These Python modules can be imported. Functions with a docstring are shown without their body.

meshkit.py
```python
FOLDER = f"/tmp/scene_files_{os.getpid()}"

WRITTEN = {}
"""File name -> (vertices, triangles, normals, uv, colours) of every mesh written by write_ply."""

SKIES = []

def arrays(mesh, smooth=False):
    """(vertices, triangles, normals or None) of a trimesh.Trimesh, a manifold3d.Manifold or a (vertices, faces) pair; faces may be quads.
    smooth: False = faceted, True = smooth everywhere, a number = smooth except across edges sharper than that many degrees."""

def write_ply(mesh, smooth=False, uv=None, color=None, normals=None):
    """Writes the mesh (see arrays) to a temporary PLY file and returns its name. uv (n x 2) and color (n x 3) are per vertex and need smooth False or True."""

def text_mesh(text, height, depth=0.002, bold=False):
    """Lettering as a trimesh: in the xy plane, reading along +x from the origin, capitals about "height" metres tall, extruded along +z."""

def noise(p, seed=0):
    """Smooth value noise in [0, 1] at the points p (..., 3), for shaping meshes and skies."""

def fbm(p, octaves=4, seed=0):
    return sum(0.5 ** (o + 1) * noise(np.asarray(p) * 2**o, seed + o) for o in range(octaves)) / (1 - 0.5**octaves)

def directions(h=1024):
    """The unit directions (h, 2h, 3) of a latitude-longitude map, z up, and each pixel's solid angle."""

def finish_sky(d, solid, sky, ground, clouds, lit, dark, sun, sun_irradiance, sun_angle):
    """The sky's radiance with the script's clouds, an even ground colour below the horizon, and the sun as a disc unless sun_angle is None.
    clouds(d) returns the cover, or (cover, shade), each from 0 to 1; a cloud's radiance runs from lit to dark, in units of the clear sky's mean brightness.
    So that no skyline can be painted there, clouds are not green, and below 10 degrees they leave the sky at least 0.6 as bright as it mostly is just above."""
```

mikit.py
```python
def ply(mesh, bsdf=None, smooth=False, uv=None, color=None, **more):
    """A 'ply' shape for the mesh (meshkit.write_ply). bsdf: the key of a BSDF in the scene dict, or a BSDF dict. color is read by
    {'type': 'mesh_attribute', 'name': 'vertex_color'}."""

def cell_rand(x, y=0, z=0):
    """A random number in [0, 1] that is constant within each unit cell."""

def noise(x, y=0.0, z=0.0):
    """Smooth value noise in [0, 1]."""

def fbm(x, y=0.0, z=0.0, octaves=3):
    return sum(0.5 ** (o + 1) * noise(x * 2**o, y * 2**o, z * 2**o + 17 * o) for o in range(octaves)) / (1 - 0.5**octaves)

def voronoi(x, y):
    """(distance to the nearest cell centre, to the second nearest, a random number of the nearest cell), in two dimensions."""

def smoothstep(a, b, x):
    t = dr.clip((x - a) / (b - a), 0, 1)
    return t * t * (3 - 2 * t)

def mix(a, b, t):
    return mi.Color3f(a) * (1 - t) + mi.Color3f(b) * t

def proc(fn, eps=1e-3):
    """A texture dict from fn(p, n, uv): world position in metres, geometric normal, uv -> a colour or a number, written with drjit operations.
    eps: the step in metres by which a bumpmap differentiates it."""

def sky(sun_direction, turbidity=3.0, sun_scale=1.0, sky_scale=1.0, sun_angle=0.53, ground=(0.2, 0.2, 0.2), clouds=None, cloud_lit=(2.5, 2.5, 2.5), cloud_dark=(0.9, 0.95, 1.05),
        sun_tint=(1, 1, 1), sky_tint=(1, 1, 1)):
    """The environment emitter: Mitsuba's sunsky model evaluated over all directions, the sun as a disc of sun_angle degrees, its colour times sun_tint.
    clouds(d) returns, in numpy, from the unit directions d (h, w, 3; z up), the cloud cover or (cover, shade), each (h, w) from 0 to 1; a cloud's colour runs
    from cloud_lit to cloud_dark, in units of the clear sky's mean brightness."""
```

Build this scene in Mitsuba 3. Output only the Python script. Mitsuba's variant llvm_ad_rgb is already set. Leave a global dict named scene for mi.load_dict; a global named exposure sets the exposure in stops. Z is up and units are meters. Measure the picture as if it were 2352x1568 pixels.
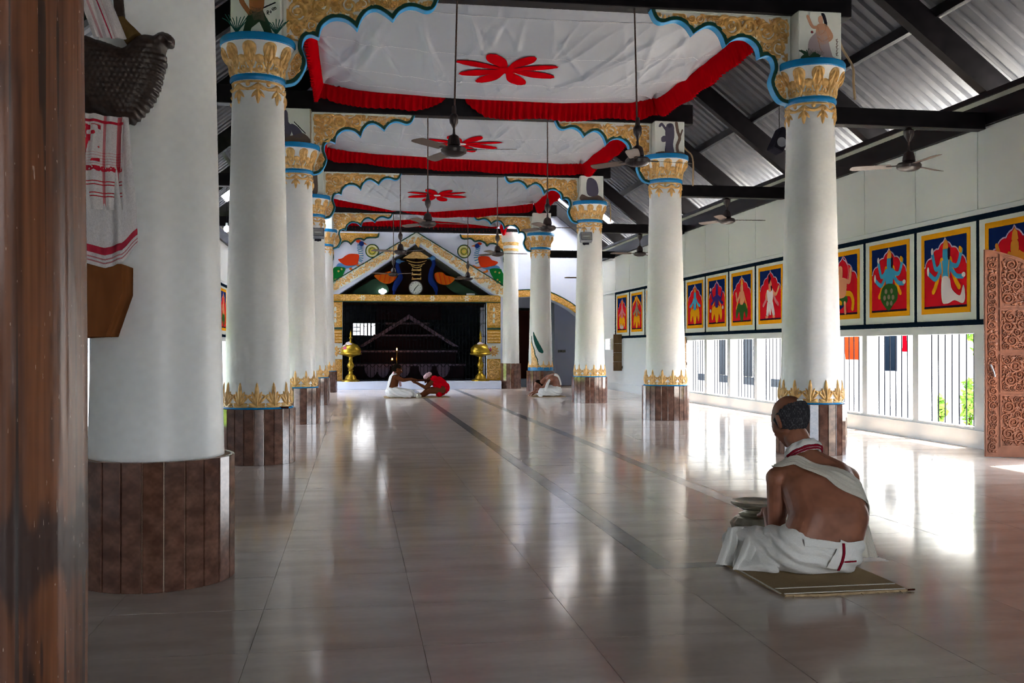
import math, random
import numpy as np, trimesh, manifold3d as m3
import drjit as dr
import mitsuba as mi, mikit, meshkit
from mikit import proc, noise, fbm, voronoi, cell_rand, smoothstep, mix
from shapely.geometry import Polygon, LineString, Point, box as sbox
from shapely import affinity
from shapely.ops import unary_union

T = mi.ScalarTransform4f
PI = math.pi
scene, labels = {}, {}

# ---------------------------------------------------------------- camera, sky, exposure
scene['camera'] = {'type': 'perspective', 'fov': 53.17, 'fov_axis': 'x', 'near_clip': 0.05, 'far_clip': 300,
                   'to_world': T().look_at(origin=[0, 0, 1.05], target=[0.1520, 0.9883, 1.05 + 0.0068], up=[0, 0, 1])}


def clouds(d):
    p = d / np.maximum(d[..., 2:3] + 0.25, 0.05)
    n = meshkit.fbm(np.stack([p[..., 0] * 1.3, p[..., 1] * 1.3, p[..., 0] * 0 + 3.1], -1), 4, 5)
    return np.clip(0.35 + 1.6 * (n - 0.35), 0, 1), np.clip(1.5 * (n - 0.55), 0, 1)


scene['sky'] = mikit.sky((0.42, 0.10, 0.90), turbidity=4.0, sun_scale=0.55, sky_scale=1.0, ground=(0.3, 0.3, 0.27), clouds=clouds,
                         cloud_lit=(2.3, 2.3, 2.3), cloud_dark=(1.1, 1.12, 1.2), sun_angle=1.5)
exposure = 5.72


# ---------------------------------------------------------------- helpers
def lin(h):
    h = h.lstrip('#')
    c = [int(h[i:i + 2], 16) / 255 for i in (0, 2, 4)]
    return [x / 12.92 if x <= 0.04045 else ((x + 0.055) / 1.055) ** 2.4 for x in c]


def col(c):
    return {'type': 'rgb', 'value': lin(c) if isinstance(c, str) else [float(x) for x in c]}


def mat(name, c, rough=0.5, spec=0.4, two=False, bump=None, bscale=1.0, **kw):
    d = {'type': 'principled', 'base_color': c if isinstance(c, dict) else col(c), 'roughness': rough, 'specular': spec, **kw}
    if rough >= 0.45 and spec <= 0.4 and bump is None and not kw.get('metallic'):      # matt paint, cloth, wood
        d = {'type': 'diffuse', 'reflectance': d['base_color']}
    if bump is not None:
        d = {'type': 'bumpmap', 'arbitrary': bump, 'scale': bscale, 'bsdf': d}
    scene[name] = {'type': 'twosided', 'bsdf': d} if two else d
    return name


_used = {}


def numbered(key):
    n = _used.get(key, 0)
    _used[key] = n + 1
    return key if n == 0 else '%s_%03d' % (key, n)


def thing(name, label, cat, group=None):
    k = numbered(name)
    labels[k] = {'label': label, 'category': cat}
    if group:
        labels[k]['group'] = group
    return k


def struct(name, label=None):
    k = numbered(name)
    labels[k] = {'kind': 'structure'}
    if label:
        labels[k]['label'] = label
    return k


def put(key, mesh, m=None, smooth=False, tw=None):
    """one entry of the scene; mesh may be a ply dict already made"""
    d = dict(mesh) if isinstance(mesh, dict) else mikit.ply(mesh, m, smooth=smooth)
    if isinstance(mesh, dict) and m is not None:
        d['bsdf'] = {'type': 'ref', 'id': m}
    if tw is not None:
        d['to_world'] = tw
    scene[key] = d
    return key


def part(parent, name, mesh, m=None, smooth=False, tw=None, label=None, stuff=False):
    k = numbered(parent + '__' + name)
    put(k, mesh, m, smooth, tw)
    if label or stuff:
        labels[k] = {}
        if label:
            labels[k]['label'] = label
        if stuff:
            labels[k]['kind'] = 'stuff'
    return k


def cat(ms):
    ms = [x for x in ms if x is not None]
    return trimesh.util.concatenate(ms)


def box(x0, x1, y0, y1, z0, z1):
    m = trimesh.creation.box(extents=(x1 - x0, y1 - y0, z1 - z0))
    m.apply_translation(((x0 + x1) / 2, (y0 + y1) / 2, (z0 + z1) / 2))
    return m


def bbox(x0, x1, y0, y1, z0, z1, b=0.008):
    """box with chamfered edges"""
    P = []
    for sx in (0, 1):
        for sy in (0, 1):
            for sz in (0, 1):
                X, Y, Z = (x0, x1)[sx], (y0, y1)[sy], (z0, z1)[sz]
                dx, dy, dz = (b, -b)[sx], (b, -b)[sy], (b, -b)[sz]
                P += [(X, Y + dy, Z + dz), (X + dx, Y, Z + dz), (X + dx, Y + dy, Z)]
    return trimesh.convex.convex_hull(np.array(P))


def lathe(prof, n=48, a0=0, closed=True):
    """profile [(r,z)...] about z"""
    pr = np.array(prof, float)
    if ((pr[1:, 0] + pr[:-1, 0]) * np.diff(pr[:, 1])).sum() < 0:
        pr = pr[::-1]
    ang = np.linspace(0, 2 * PI, n, endpoint=False) + a0
    v = np.stack([pr[:, None, 0] * np.cos(ang), pr[:, None, 0] * np.sin(ang), np.repeat(pr[:, 1:2], n, 1)], -1).reshape(-1, 3)
    i, j = np.meshgrid(np.arange(len(pr) - 1), np.arange(n), indexing='ij')
    a = (i * n + j).ravel()
    b = (i * n + (j + 1) % n).ravel()
    f = np.vstack([np.stack([a, b, b + n], 1), np.stack([a, b + n, a + n], 1)])
    m = trimesh.Trimesh(v, f, process=False)
    m.merge_vertices()
    m.update_faces(m.nondegenerate_faces())
    return m


def tube(pts, r, n=8, cap=True):
    p = np.asarray(pts, float)
    r = np.broadcast_to(np.asarray(r, float), (len(p),))
    t = np.gradient(p, axis=0)
    t /= np.linalg.norm(t, axis=1, keepdims=True) + 1e-12
    u = np.cross(t[0], [0, 0, 1.0] if abs(t[0][2]) < 0.9 else [1.0, 0, 0])
    us = []
    for k in range(len(p)):
        u = u - t[k] * (u @ t[k])
        u /= np.linalg.norm(u) + 1e-12
        us.append(u.copy())
    us = np.array(us)
    w = np.cross(t, us)
    a = np.linspace(0, 2 * PI, n, endpoint=False)
    v = (p[:, None] + r[:, None, None] * (np.cos(a)[None, :, None] * us[:, None] + np.sin(a)[None, :, None] * w[:, None])).reshape(-1, 3)
    i, j = np.meshgrid(np.arange(len(p) - 1), np.arange(n), indexing='ij')
    A = (i * n + j).ravel(); B = (i * n + (j + 1) % n).ravel()
    f = np.vstack([np.stack([A, B, B + n], 1), np.stack([A, B + n, A + n], 1)])
    if cap:
        v = np.vstack([v, p[:1], p[-1:]])
        k = np.arange(n)
        c0, c1, L = len(v) - 2, len(v) - 1, (len(p) - 1) * n
        f = np.vstack([f, np.stack([k * 0 + c0, (k + 1) % n, k], 1), np.stack([k * 0 + c1, L + k, L + (k + 1) % n], 1)])
    return trimesh.Trimesh(v, f, process=False)


def grid(fn, us, vs, double=False):
    """surface mesh from fn(u, v) -> (n,3)"""
    U, V = np.meshgrid(us, vs, indexing='ij')
    v = fn(U.ravel(), V.ravel())
    nu, nv = len(us), len(vs)
    i, j = np.meshgrid(np.arange(nu - 1), np.arange(nv - 1), indexing='ij')
    a = (i * nv + j).ravel()
    f = np.vstack([np.stack([a, a + nv, a + nv + 1], 1), np.stack([a, a + nv + 1, a + 1], 1)])
    return trimesh.Trimesh(v, f, process=False)


def solid(fn, us, vs, th):
    """grid surface given a thickness th along its normals, closed"""
    m = grid(fn, us, vs)
    n = m.vertex_normals
    N = len(m.vertices)
    v = np.vstack([m.vertices + n * th / 2, m.vertices - n * th / 2])
    nu, nv = len(us), len(vs)
    idx = np.arange(N).reshape(nu, nv)
    loop = np.concatenate([idx[:-1, 0], idx[-1, :-1], idx[:0:-1, -1], idx[0, :0:-1]])
    nxt = np.roll(loop, -1)
    side = np.vstack([np.stack([loop, loop + N, nxt + N], 1), np.stack([loop, nxt + N, nxt], 1)])
    out = trimesh.Trimesh(v, np.vstack([m.faces, m.faces[:, ::-1] + N, side]), process=False)
    out.fix_normals()
    return out


def extr(poly, h, z=0.0):
    gs = getattr(poly, 'geoms', [poly])
    out = []
    for g in gs:
        if g.geom_type == 'Polygon' and g.area > 1e-7:
            m = trimesh.creation.extrude_polygon(g, h, engine='earcut')
            m.apply_translation((0, 0, z))
            out.append(m)
    return cat(out)


def smooth_poly(pts, n=8, closed=True):
    """Catmull-Rom through points"""
    p = np.array(pts, float)
    N = len(p)
    out = []
    for i in range(N if closed else N - 1):
        if closed:
            a, b, c, d = p[(i - 1) % N], p[i], p[(i + 1) % N], p[(i + 2) % N]
        else:
            a, b, c, d = p[max(i - 1, 0)], p[i], p[i + 1], p[min(i + 2, N - 1)]
        for t in np.linspace(0, 1, n, endpoint=False):
            out.append(0.5 * ((2 * b) + (-a + c) * t + (2 * a - 5 * b + 4 * c - d) * t * t + (-a + 3 * b - 3 * c + d) * t ** 3))
    if not closed:
        out.append(p[-1])
    return np.array(out)


def SP(pts, n=6):
    return Polygon(smooth_poly(pts, n)).buffer(0)


def onto(m, o, ex, ey, ez):
    """local (x,y,z) -> o + x ex + y ey + z ez"""
    A = np.eye(4)
    A[:3, 0], A[:3, 1], A[:3, 2], A[:3, 3] = ex, ey, ez, o
    m = m.copy()
    m.apply_transform(A)
    if np.linalg.det(A[:3, :3]) < 0:
        m = trimesh.Trimesh(m.vertices, m.faces[:, ::-1], process=False)
    return m


def wall_xz(m, Y, s=1.0):
    """extruded local (x, z, depth) laid on a wall facing -y at plane Y, proud towards the camera"""
    return onto(m, (0, Y, 0), (1, 0, 0), (0, 0, 1), (0, -1, 0))


ICO1 = trimesh.creation.icosphere(subdivisions=1)
ICO2 = trimesh.creation.icosphere(subdivisions=2)


def lobe(cx, cy, L, w, ang=0, d=0.012, tear=0.35, ico=ICO1):
    """flattened teardrop in the plane: length L, half width w, pointing to ang (0 = +y)"""
    v = np.array(ico.vertices)
    y = v[:, 1]
    x = v[:, 0] * w * (1 - tear * y)
    yy = y * L / 2
    z = v[:, 2] * d
    c, s = math.cos(ang), math.sin(ang)
    return trimesh.Trimesh(np.stack([cx + x * c - yy * s, cy + x * s + yy * c, z], 1), ico.faces, process=False)


def raised(p, hw, zt):
    """a raised band with sloping sides along the points p (n, 2): half width hw, height zt"""
    N = len(p)
    tg = np.gradient(p, axis=0)
    tg /= np.linalg.norm(tg, axis=1, keepdims=True) + 1e-12
    nn = np.stack([-tg[:, 1], tg[:, 0]], 1)
    hw, z1 = hw[:, None], zt[:, None]
    z0 = np.zeros((N, 1)) - 0.002
    rows = [np.hstack([p - nn * hw, z0]), np.hstack([p - nn * hw * 0.35, z1]), np.hstack([p + nn * hw * 0.35, z1]), np.hstack([p + nn * hw, z0])]
    v = np.stack(rows, 1).reshape(-1, 3)
    i, j = np.meshgrid(np.arange(N - 1), np.arange(3), indexing='ij')
    A = (i * 4 + j).ravel()
    f = np.vstack([np.stack([A, A + 4, A + 5], 1), np.stack([A, A + 5, A + 1], 1)])
    return trimesh.Trimesh(v, f, process=False)


def spiral(cx, cy, r, a0, hand, w=0.2, d=0.014, turns=1.7, N=22):
    t = np.linspace(0, 1, N)
    R = r * (0.92 - 0.80 * t)
    a = a0 + hand * t * turns * 2 * PI
    return raised(np.stack([cx + R * np.cos(a), cy + R * np.sin(a)], 1), r * w * (1 - 0.45 * t), d * (1 + 0.3 * t))


def flame(cx, cy, r, a0, hand, w=0.22, d=0.014, N=9):
    """a curved leaf that leaves the scroll and curls outwards"""
    t = np.linspace(0, 1, N)
    R = r * (0.80 + 0.62 * t ** 1.3)
    a = a0 + hand * t * 1.15
    return raised(np.stack([cx + R * np.cos(a), cy + R * np.sin(a)], 1), r * w * (0.05 + np.sin(PI * t ** 0.8) ** 0.8), d * (0.5 + 0.6 * np.sin(PI * t)))


def scrollwork(poly, seed, rs=(0.13, 0.1, 0.08, 0.06, 0.045, 0.033, 0.025), d=0.016, tries=420, leaf=True):
    """relief of spirals and leaves filling a polygon, in its plane"""
    rnd = random.Random(seed)
    x0, y0, x1, y1 = poly.bounds
    cs, out = [], []
    for r in rs:
        for _ in range(tries):
            x, y = rnd.uniform(x0, x1), rnd.uniform(y0, y1)
            if any((x - a) ** 2 + (y - b) ** 2 < (0.80 * (r + q)) ** 2 for a, b, q in cs):
                continue
            pt = Point(x, y)
            if not poly.contains(pt) or poly.exterior.distance(pt) < 0.8 * r:
                continue
            cs.append((x, y, r))
            a0, hand = rnd.uniform(0, 2 * PI), rnd.choice((-1, 1))
            if r > 0.03:
                out.append(spiral(x, y, r, a0, hand, 0.23, d))
                out.append(lobe(x, y, r * 0.5, r * 0.2, a0, d * 1.2))
                if leaf:
                    for k in range(5):
                        a = a0 + k * 2 * PI / 5 + 0.5
                        if poly.contains(Point(x + 1.45 * r * math.cos(a + hand * 1.15), y + 1.45 * r * math.sin(a + hand * 1.15))):
                            out.append(flame(x, y, r, a, hand, 0.22, d))
            else:
                out.append(lobe(x, y, r * 2.3, r * 0.75, a0, d))
    return cat(out)


def revolve_key(*a):
    return None


# ---------------------------------------------------------------- materials
def plaster(p, n, uv):
    s = fbm(p.x * 1.3, p.y * 1.3, p.z * 1.1, 2)
    g = noise(p.x * 40, p.y * 40, p.z * 40)
    return mix((0.68, 0.69, 0.67), (0.77, 0.78, 0.765), smoothstep(0.3, 0.6, s)) * (0.96 + 0.06 * g)


mat('white_paint', proc(plaster), 0.38, 0.4)
mat('wall_paint', '#d2d7d8', 0.45, 0.35)
mat('panel_paint', '#d2d6d4', 0.5, 0.35)
mat('far_wall_paint', '#ccd4e8', 0.5, 0.3)
mat('mount_white', '#d6dad4', 0.6, 0.3)
mat('dark_trim', '#0f1c2a', 0.6, 0.3)
mat('grey_soffit', '#8d8d88', 0.6, 0.3)


def timber(p, n, uv):
    g = noise(p.x * 12, p.y * 3.0, p.z * 12)
    return mix((0.002, 0.002, 0.003), (0.007, 0.006, 0.008), g)


mat('black_timber', proc(timber), 0.42, 0.16)


def floor_tile(p, n, uv):
    cx, cy = dr.floor((p.x + 0.36) / 0.6), dr.floor((p.y - 0.03) / 0.6)
    r = cell_rand(cx, cy)
    v = fbm(p.x * 3.0, p.y * 9.0, 1.7, 3)
    g = noise(p.x * 60, p.y * 60, 0.0)
    c = mix((0.365, 0.302, 0.262), (0.435, 0.374, 0.332), smoothstep(0.25, 0.7, v))
    return c * (0.95 + 0.06 * r + 0.05 * g)


mat('floor_tile', proc(floor_tile), 0.12, 0.38)
mat('grout', '#8a7d72', 0.8, 0.2)
mat('stripe_tile', proc(lambda p, n, uv: mix((0.085, 0.078, 0.075), (0.15, 0.14, 0.135), fbm(p.x * 14, p.y * 14, 0.0, 4))), 0.16, 0.5)


def plinth_tile(p, n, uv):
    g = fbm(p.x * 18, p.y * 18, p.z * 18, 4)
    h = noise(p.x * 90, p.y * 90, p.z * 90)
    return mix((0.075, 0.031, 0.021), (0.155, 0.072, 0.048), smoothstep(0.25, 0.75, g)) * (0.85 + 0.3 * h)


mat('plinth_tile', proc(plinth_tile), 0.07, 0.7)
mat('plinth_grout', '#a8917f', 0.6, 0.3)


def gold(p, n, uv):
    g = fbm(p.x * 26, p.y * 26, p.z * 26, 3)
    return mix((0.55, 0.31, 0.085), (0.78, 0.50, 0.18), smoothstep(0.25, 0.7, g))


mat('gold_paint', proc(gold), 0.38, 0.5)
mat('gilt_ground', proc(lambda p, n, uv: mix((0.76, 0.74, 0.70), (0.56, 0.33, 0.095), smoothstep(0.44, 0.51, fbm(p.x * 17, p.y * 17, p.z * 17, 2)))), 0.45, 0.4)
mat('ochre_paint', '#b98a34', 0.5, 0.4)
mat('blue_paint', '#0b7cb8', 0.35, 0.5)
mat('light_blue', '#1f97cf', 0.4, 0.4)
mat('green_edge', '#04372c', 0.4, 0.5)
mat('red_cloth', '#ae0312', 0.75, 0.25, sheen=0.3, two=True)
mat('red_applique', '#b80614', 0.75, 0.25, two=True)




mat('canopy_cloth', (0.33, 0.355, 0.405), 0.45, 0.5, sheen=0.4, two=True)
mat('canopy_seam', '#c9c9cc', 0.8, 0.2, two=True)


mat('roof_metal', (0.098, 0.103, 0.118), 0.42, 0.5, two=True)
scene['milky_sheet'] = {'type': 'principledthin', 'base_color': col((0.85, 0.88, 0.92)), 'roughness': 0.6, 'diff_trans': 1.2}
mat('fan_brown', '#4a3630', 0.35, 0.5)
mat('fan_blade', '#5d4f47', 0.4, 0.5)
mat('fan_dark', '#2a2020', 0.35, 0.5)
mat('steel_bar', '#2c2f36', 0.45, 0.4)
mat('pale_batten', '#b9bcae', 0.5, 0.4)

# ---------------------------------------------------------------- dimensions
ROWS = [4.92, 9.75, 14.7, 19.5, 25.0]
LX = [-0.90, -0.89, -0.83, -0.80, -0.76]
RX = [4.55, 4.55, 4.57, 4.53, 4.56]
CX = 1.83
WR, WL = 6.5, 2 * CX - 6.5
YB, YF = -1.6, 27.0
ZB = 4.38     # underside of the cross beams
SLOPE = 0.78
EAVE = 4.12   # underside of the sheets above the inner wall face
def roof_z(x):
    return EAVE + SLOPE * (WR - CX - abs(x - CX))

#@@SETTING
# ---------------------------------------------------------------- floor
fl = struct('floor')
put(fl, box(WL - 0.3, WR + 0.3, YB - 0.3, YF + 6.0, -0.12, -0.0035), 'grout')
TS, GAP = 0.6, 0.002
S1, S2, SY0, SW = 1.42, 2.50, 4.72, 0.115     # the dark border strips: left edges, start
def cut_strip(x0, x1, y0, y1):
    """the tile rectangle minus the dark strips"""
    r = sbox(x0, y0, x1, y1)
    for q in (sbox(S1, SY0, S1 + SW, 27), sbox(S2, SY0, S2 + SW, 27), sbox(S1, SY0, S2 + SW, SY0 + SW)):
        if r.intersects(q):
            r = r.difference(q.buffer(GAP / 2, join_style=2))
    return r
trnd = np.random.default_rng(12)
def tile_mesh(r):
    m = extr(r, 0.0035, -0.0035)
    v = np.array(m.vertices)
    top = v[:, 2] > -0.001
    c = v[:, :2].mean(0)
    v[top, 2] += (v[top, :2] - c) @ trnd.normal(0, 0.0009, 2) - 0.0004
    m.vertices = v
    return m
tiles = []
for i in range(-5, 12):
    for j in range(-3, 46):
        x0, y0 = -0.36 + TS * i, 0.03 + TS * j
        xa, xb, ya, yb = max(x0 + GAP / 2, WL), min(x0 + TS - GAP / 2, WR), max(y0 + GAP / 2, YB), min(y0 + TS - GAP / 2, YF - 0.35)
        if xb - xa < 0.02 or yb - ya < 0.02:
            continue
        r = cut_strip(xa, xb, ya, yb)
        cxx, cyy = (xa + xb) / 2, (ya + yb) / 2
        seen = cyy > 2.6 and abs(cxx - 0.154 * cyy) < 0.55 * cyy + 0.3
        tiles.append((0 if seen else 1, cyy, r))
tiles.sort(key=lambda t: (t[0], t[1]))
for _, _, r in tiles[:290]:
    part(fl, 'tile', tile_mesh(r), 'floor_tile')
part(fl, 'further_tiles', cat([tile_mesh(r) for _, _, r in tiles[290:]]), 'floor_tile', stuff=True)
for x in (S1, S2):
    y = SY0 + (SW if True else 0)
    k = 0
    while y < 26.5:
        y1 = min(y + 1.2, 26.5)
        part(fl, 'border_strip', box(x + 0.001, x + SW - 0.001, y + 0.001, y1 - 0.001, -0.0035, -0.0002), 'stripe_tile', label='dark grey border strip')
        y = y1
part(fl, 'border_strip', box(S1, S2 + SW, SY0, SY0 + SW - 0.001, -0.0035, -0.0002), 'stripe_tile', label='dark grey border strip')

# ---------------------------------------------------------------- side walls
SEPA = [8.69 + 1.21 * k for k in range(10)]          # 8.69 ... 19.58
SEPB = [21.1, 22.4, 23.72, 25.06]
WIN_Z = (0.2, 1.21)
TH = 0.24
def side_wall(s):
    """s=+1 right, -1 left"""
    X = WR if s > 0 else WL
    name = 'wall_right' if s > 0 else 'wall_left'
    w = struct(name)
    def bx(a, b, y0, y1, z0, z1):
        """from a to b metres behind the inner face"""
        xs = sorted((X + s * a, X + s * b))
        return box(xs[0], xs[1], y0, y1, z0, z1)
    wins = [(a + 0.09, a + 1.21 - 0.03) for a in SEPA[1:-1]]
    if s < 0:
        wins += [(21.19, 22.3), (22.49, 23.6)]
    wins.sort()
    door = (7.55, 8.6) if s > 0 else None
    added_far_doors = [(23.95, 26.45)] if s < 0 else []  # unseen doorway, added to light the shrine front
    solids = []
    # base, lintel, piers
    cuts = list(wins) + ([door] if door else []) + added_far_doors
    cuts.sort()
    y = YB - 0.3
    for a, b in cuts:
        solids.append(bx(0, TH, y, a, 0, 1.30))
        if (a, b) != door and (a, b) not in added_far_doors:
            solids.append(bx(0, TH, a, b, 0, WIN_Z[0]))
            solids.append(bx(0, TH, a, b, WIN_Z[1], 1.30))
        y = b
    if s > 0:
        small = (25.45, 26.15, 1.02, 1.32)
        solids.append(bx(0, TH, y, small[0], 0, 1.30))
        solids.append(bx(0, TH, small[0], small[1], 0, small[2]))
        solids.append(bx(0, TH, small[1], YF + 1.6, 0, 1.30))
    else:
        solids.append(bx(0, TH, y, YF + 1.6, 0, 1.30))
    if door:
        solids += [bx(0, 0.09, YB - 0.3, door[0], 1.30, 3.375), bx(0, 0.09, door[1], YF + 1.6, 1.30, 3.375), bx(0, 0.09, door[0], door[1], 2.1, 3.375)]
    else:
        yy = YB - 0.3
        for a, b in added_far_doors:
            solids += [bx(0, 0.09, yy, a, 1.30, 3.375), bx(0, 0.09, a, b, 2.55, 3.375)]
            yy = b
        solids.append(bx(0, 0.09, yy, YF + 1.6, 1.30, 3.375))
    put(w, cat(solids), 'wall_paint')
    # skirting ledge under the windows
    segs = [(YB, door[0] - 0.02), (door[1] + 0.45, YF)] if door else [(YB, 23.95), (26.45, YF)]
    for a, b in segs:
        part(w, 'skirting', bx(-0.03, 0, a, b, 0.0, 0.185), 'wall_paint')
    # upper cladding panels, each with its own edges
    edges = [YB] + [0.22 + 1.21 * k for k in range(-1, 8)] + SEPA[1:] + [20.8] + SEPB[1:] + [26.3, YF]
    edges = [e for e in edges if s > 0 or not 23.95 < e < 26.45] + ([] if s > 0 else [23.95, 26.45])
    edges = sorted(set(round(e, 3) for e in edges if YB <= e <= YF))
    for a, b in zip(edges[:-1], edges[1:]):
        if b - a > 0.2:
            part(w, 'cladding_panel', bx(-0.012, 0, a + 0.008, b - 0.008, 2.515, 3.35), 'panel_paint')
    # dark picture rails
    lo, hi = (8.69, 25.06 if s > 0 else 23.74)
    part(w, 'picture_rail', bx(-0.025, 0, lo, hi, 2.40, 2.455), 'dark_trim')
    part(w, 'picture_rail', bx(-0.025, 0, lo, hi, 1.30, 1.355), 'dark_trim')
    part(w, 'upper_rail', bx(-0.02, 0, YB, YF, 2.455, 2.505), 'wall_paint')
    for e in (SEPA + SEPB if s > 0 else SEPA + SEPB[:3]):
        part(w, 'upright', bx(-0.02, 0, e - 0.016, e + 0.016, 1.355, 2.40), 'dark_trim')
    # windows: bars and a sill each
    n = 0
    bar = mikit.ply(lathe([(0.0, 0), (0.0075, 0), (0.0075, 1.01), (0.0, 1.01)], 6), 'steel_bar')
    rail = None
    for a, b in wins:
        k = struct('window_%d' % (len([q for q in labels if q.startswith('window_')]) + 1))
        nb = 8
        for q in range(nb):
            yy = a + (b - a) * (q + 0.5) / nb
            part(k, 'bar', bar, tw=T().translate([X + s * 0.13, yy, WIN_Z[0]]))
        part(k, 'sill', bx(-0.015, 0.06, a + 0.002, b - 0.002, WIN_Z[0], WIN_Z[0] + 0.015), 'wall_paint')
    if s > 0:
        k = struct('window_%d' % (len([q for q in labels if q.startswith('window_')]) + 1))
        for q in range(5):
            yy = small[0] + (small[1] - small[0]) * (q + 0.5) / 5
            part(k, 'bar', box(X + 0.1, X + 0.12, yy - 0.01, yy + 0.01, small[2], 1.30), 'steel_bar')
        part(k, 'shutter', box(X - 0.03, X - 0.005, small[0] - 0.3, small[0] + 0.02, small[2], 1.30), 'pale_batten')
    return w
side_wall(1)
side_wall(-1)

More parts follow.
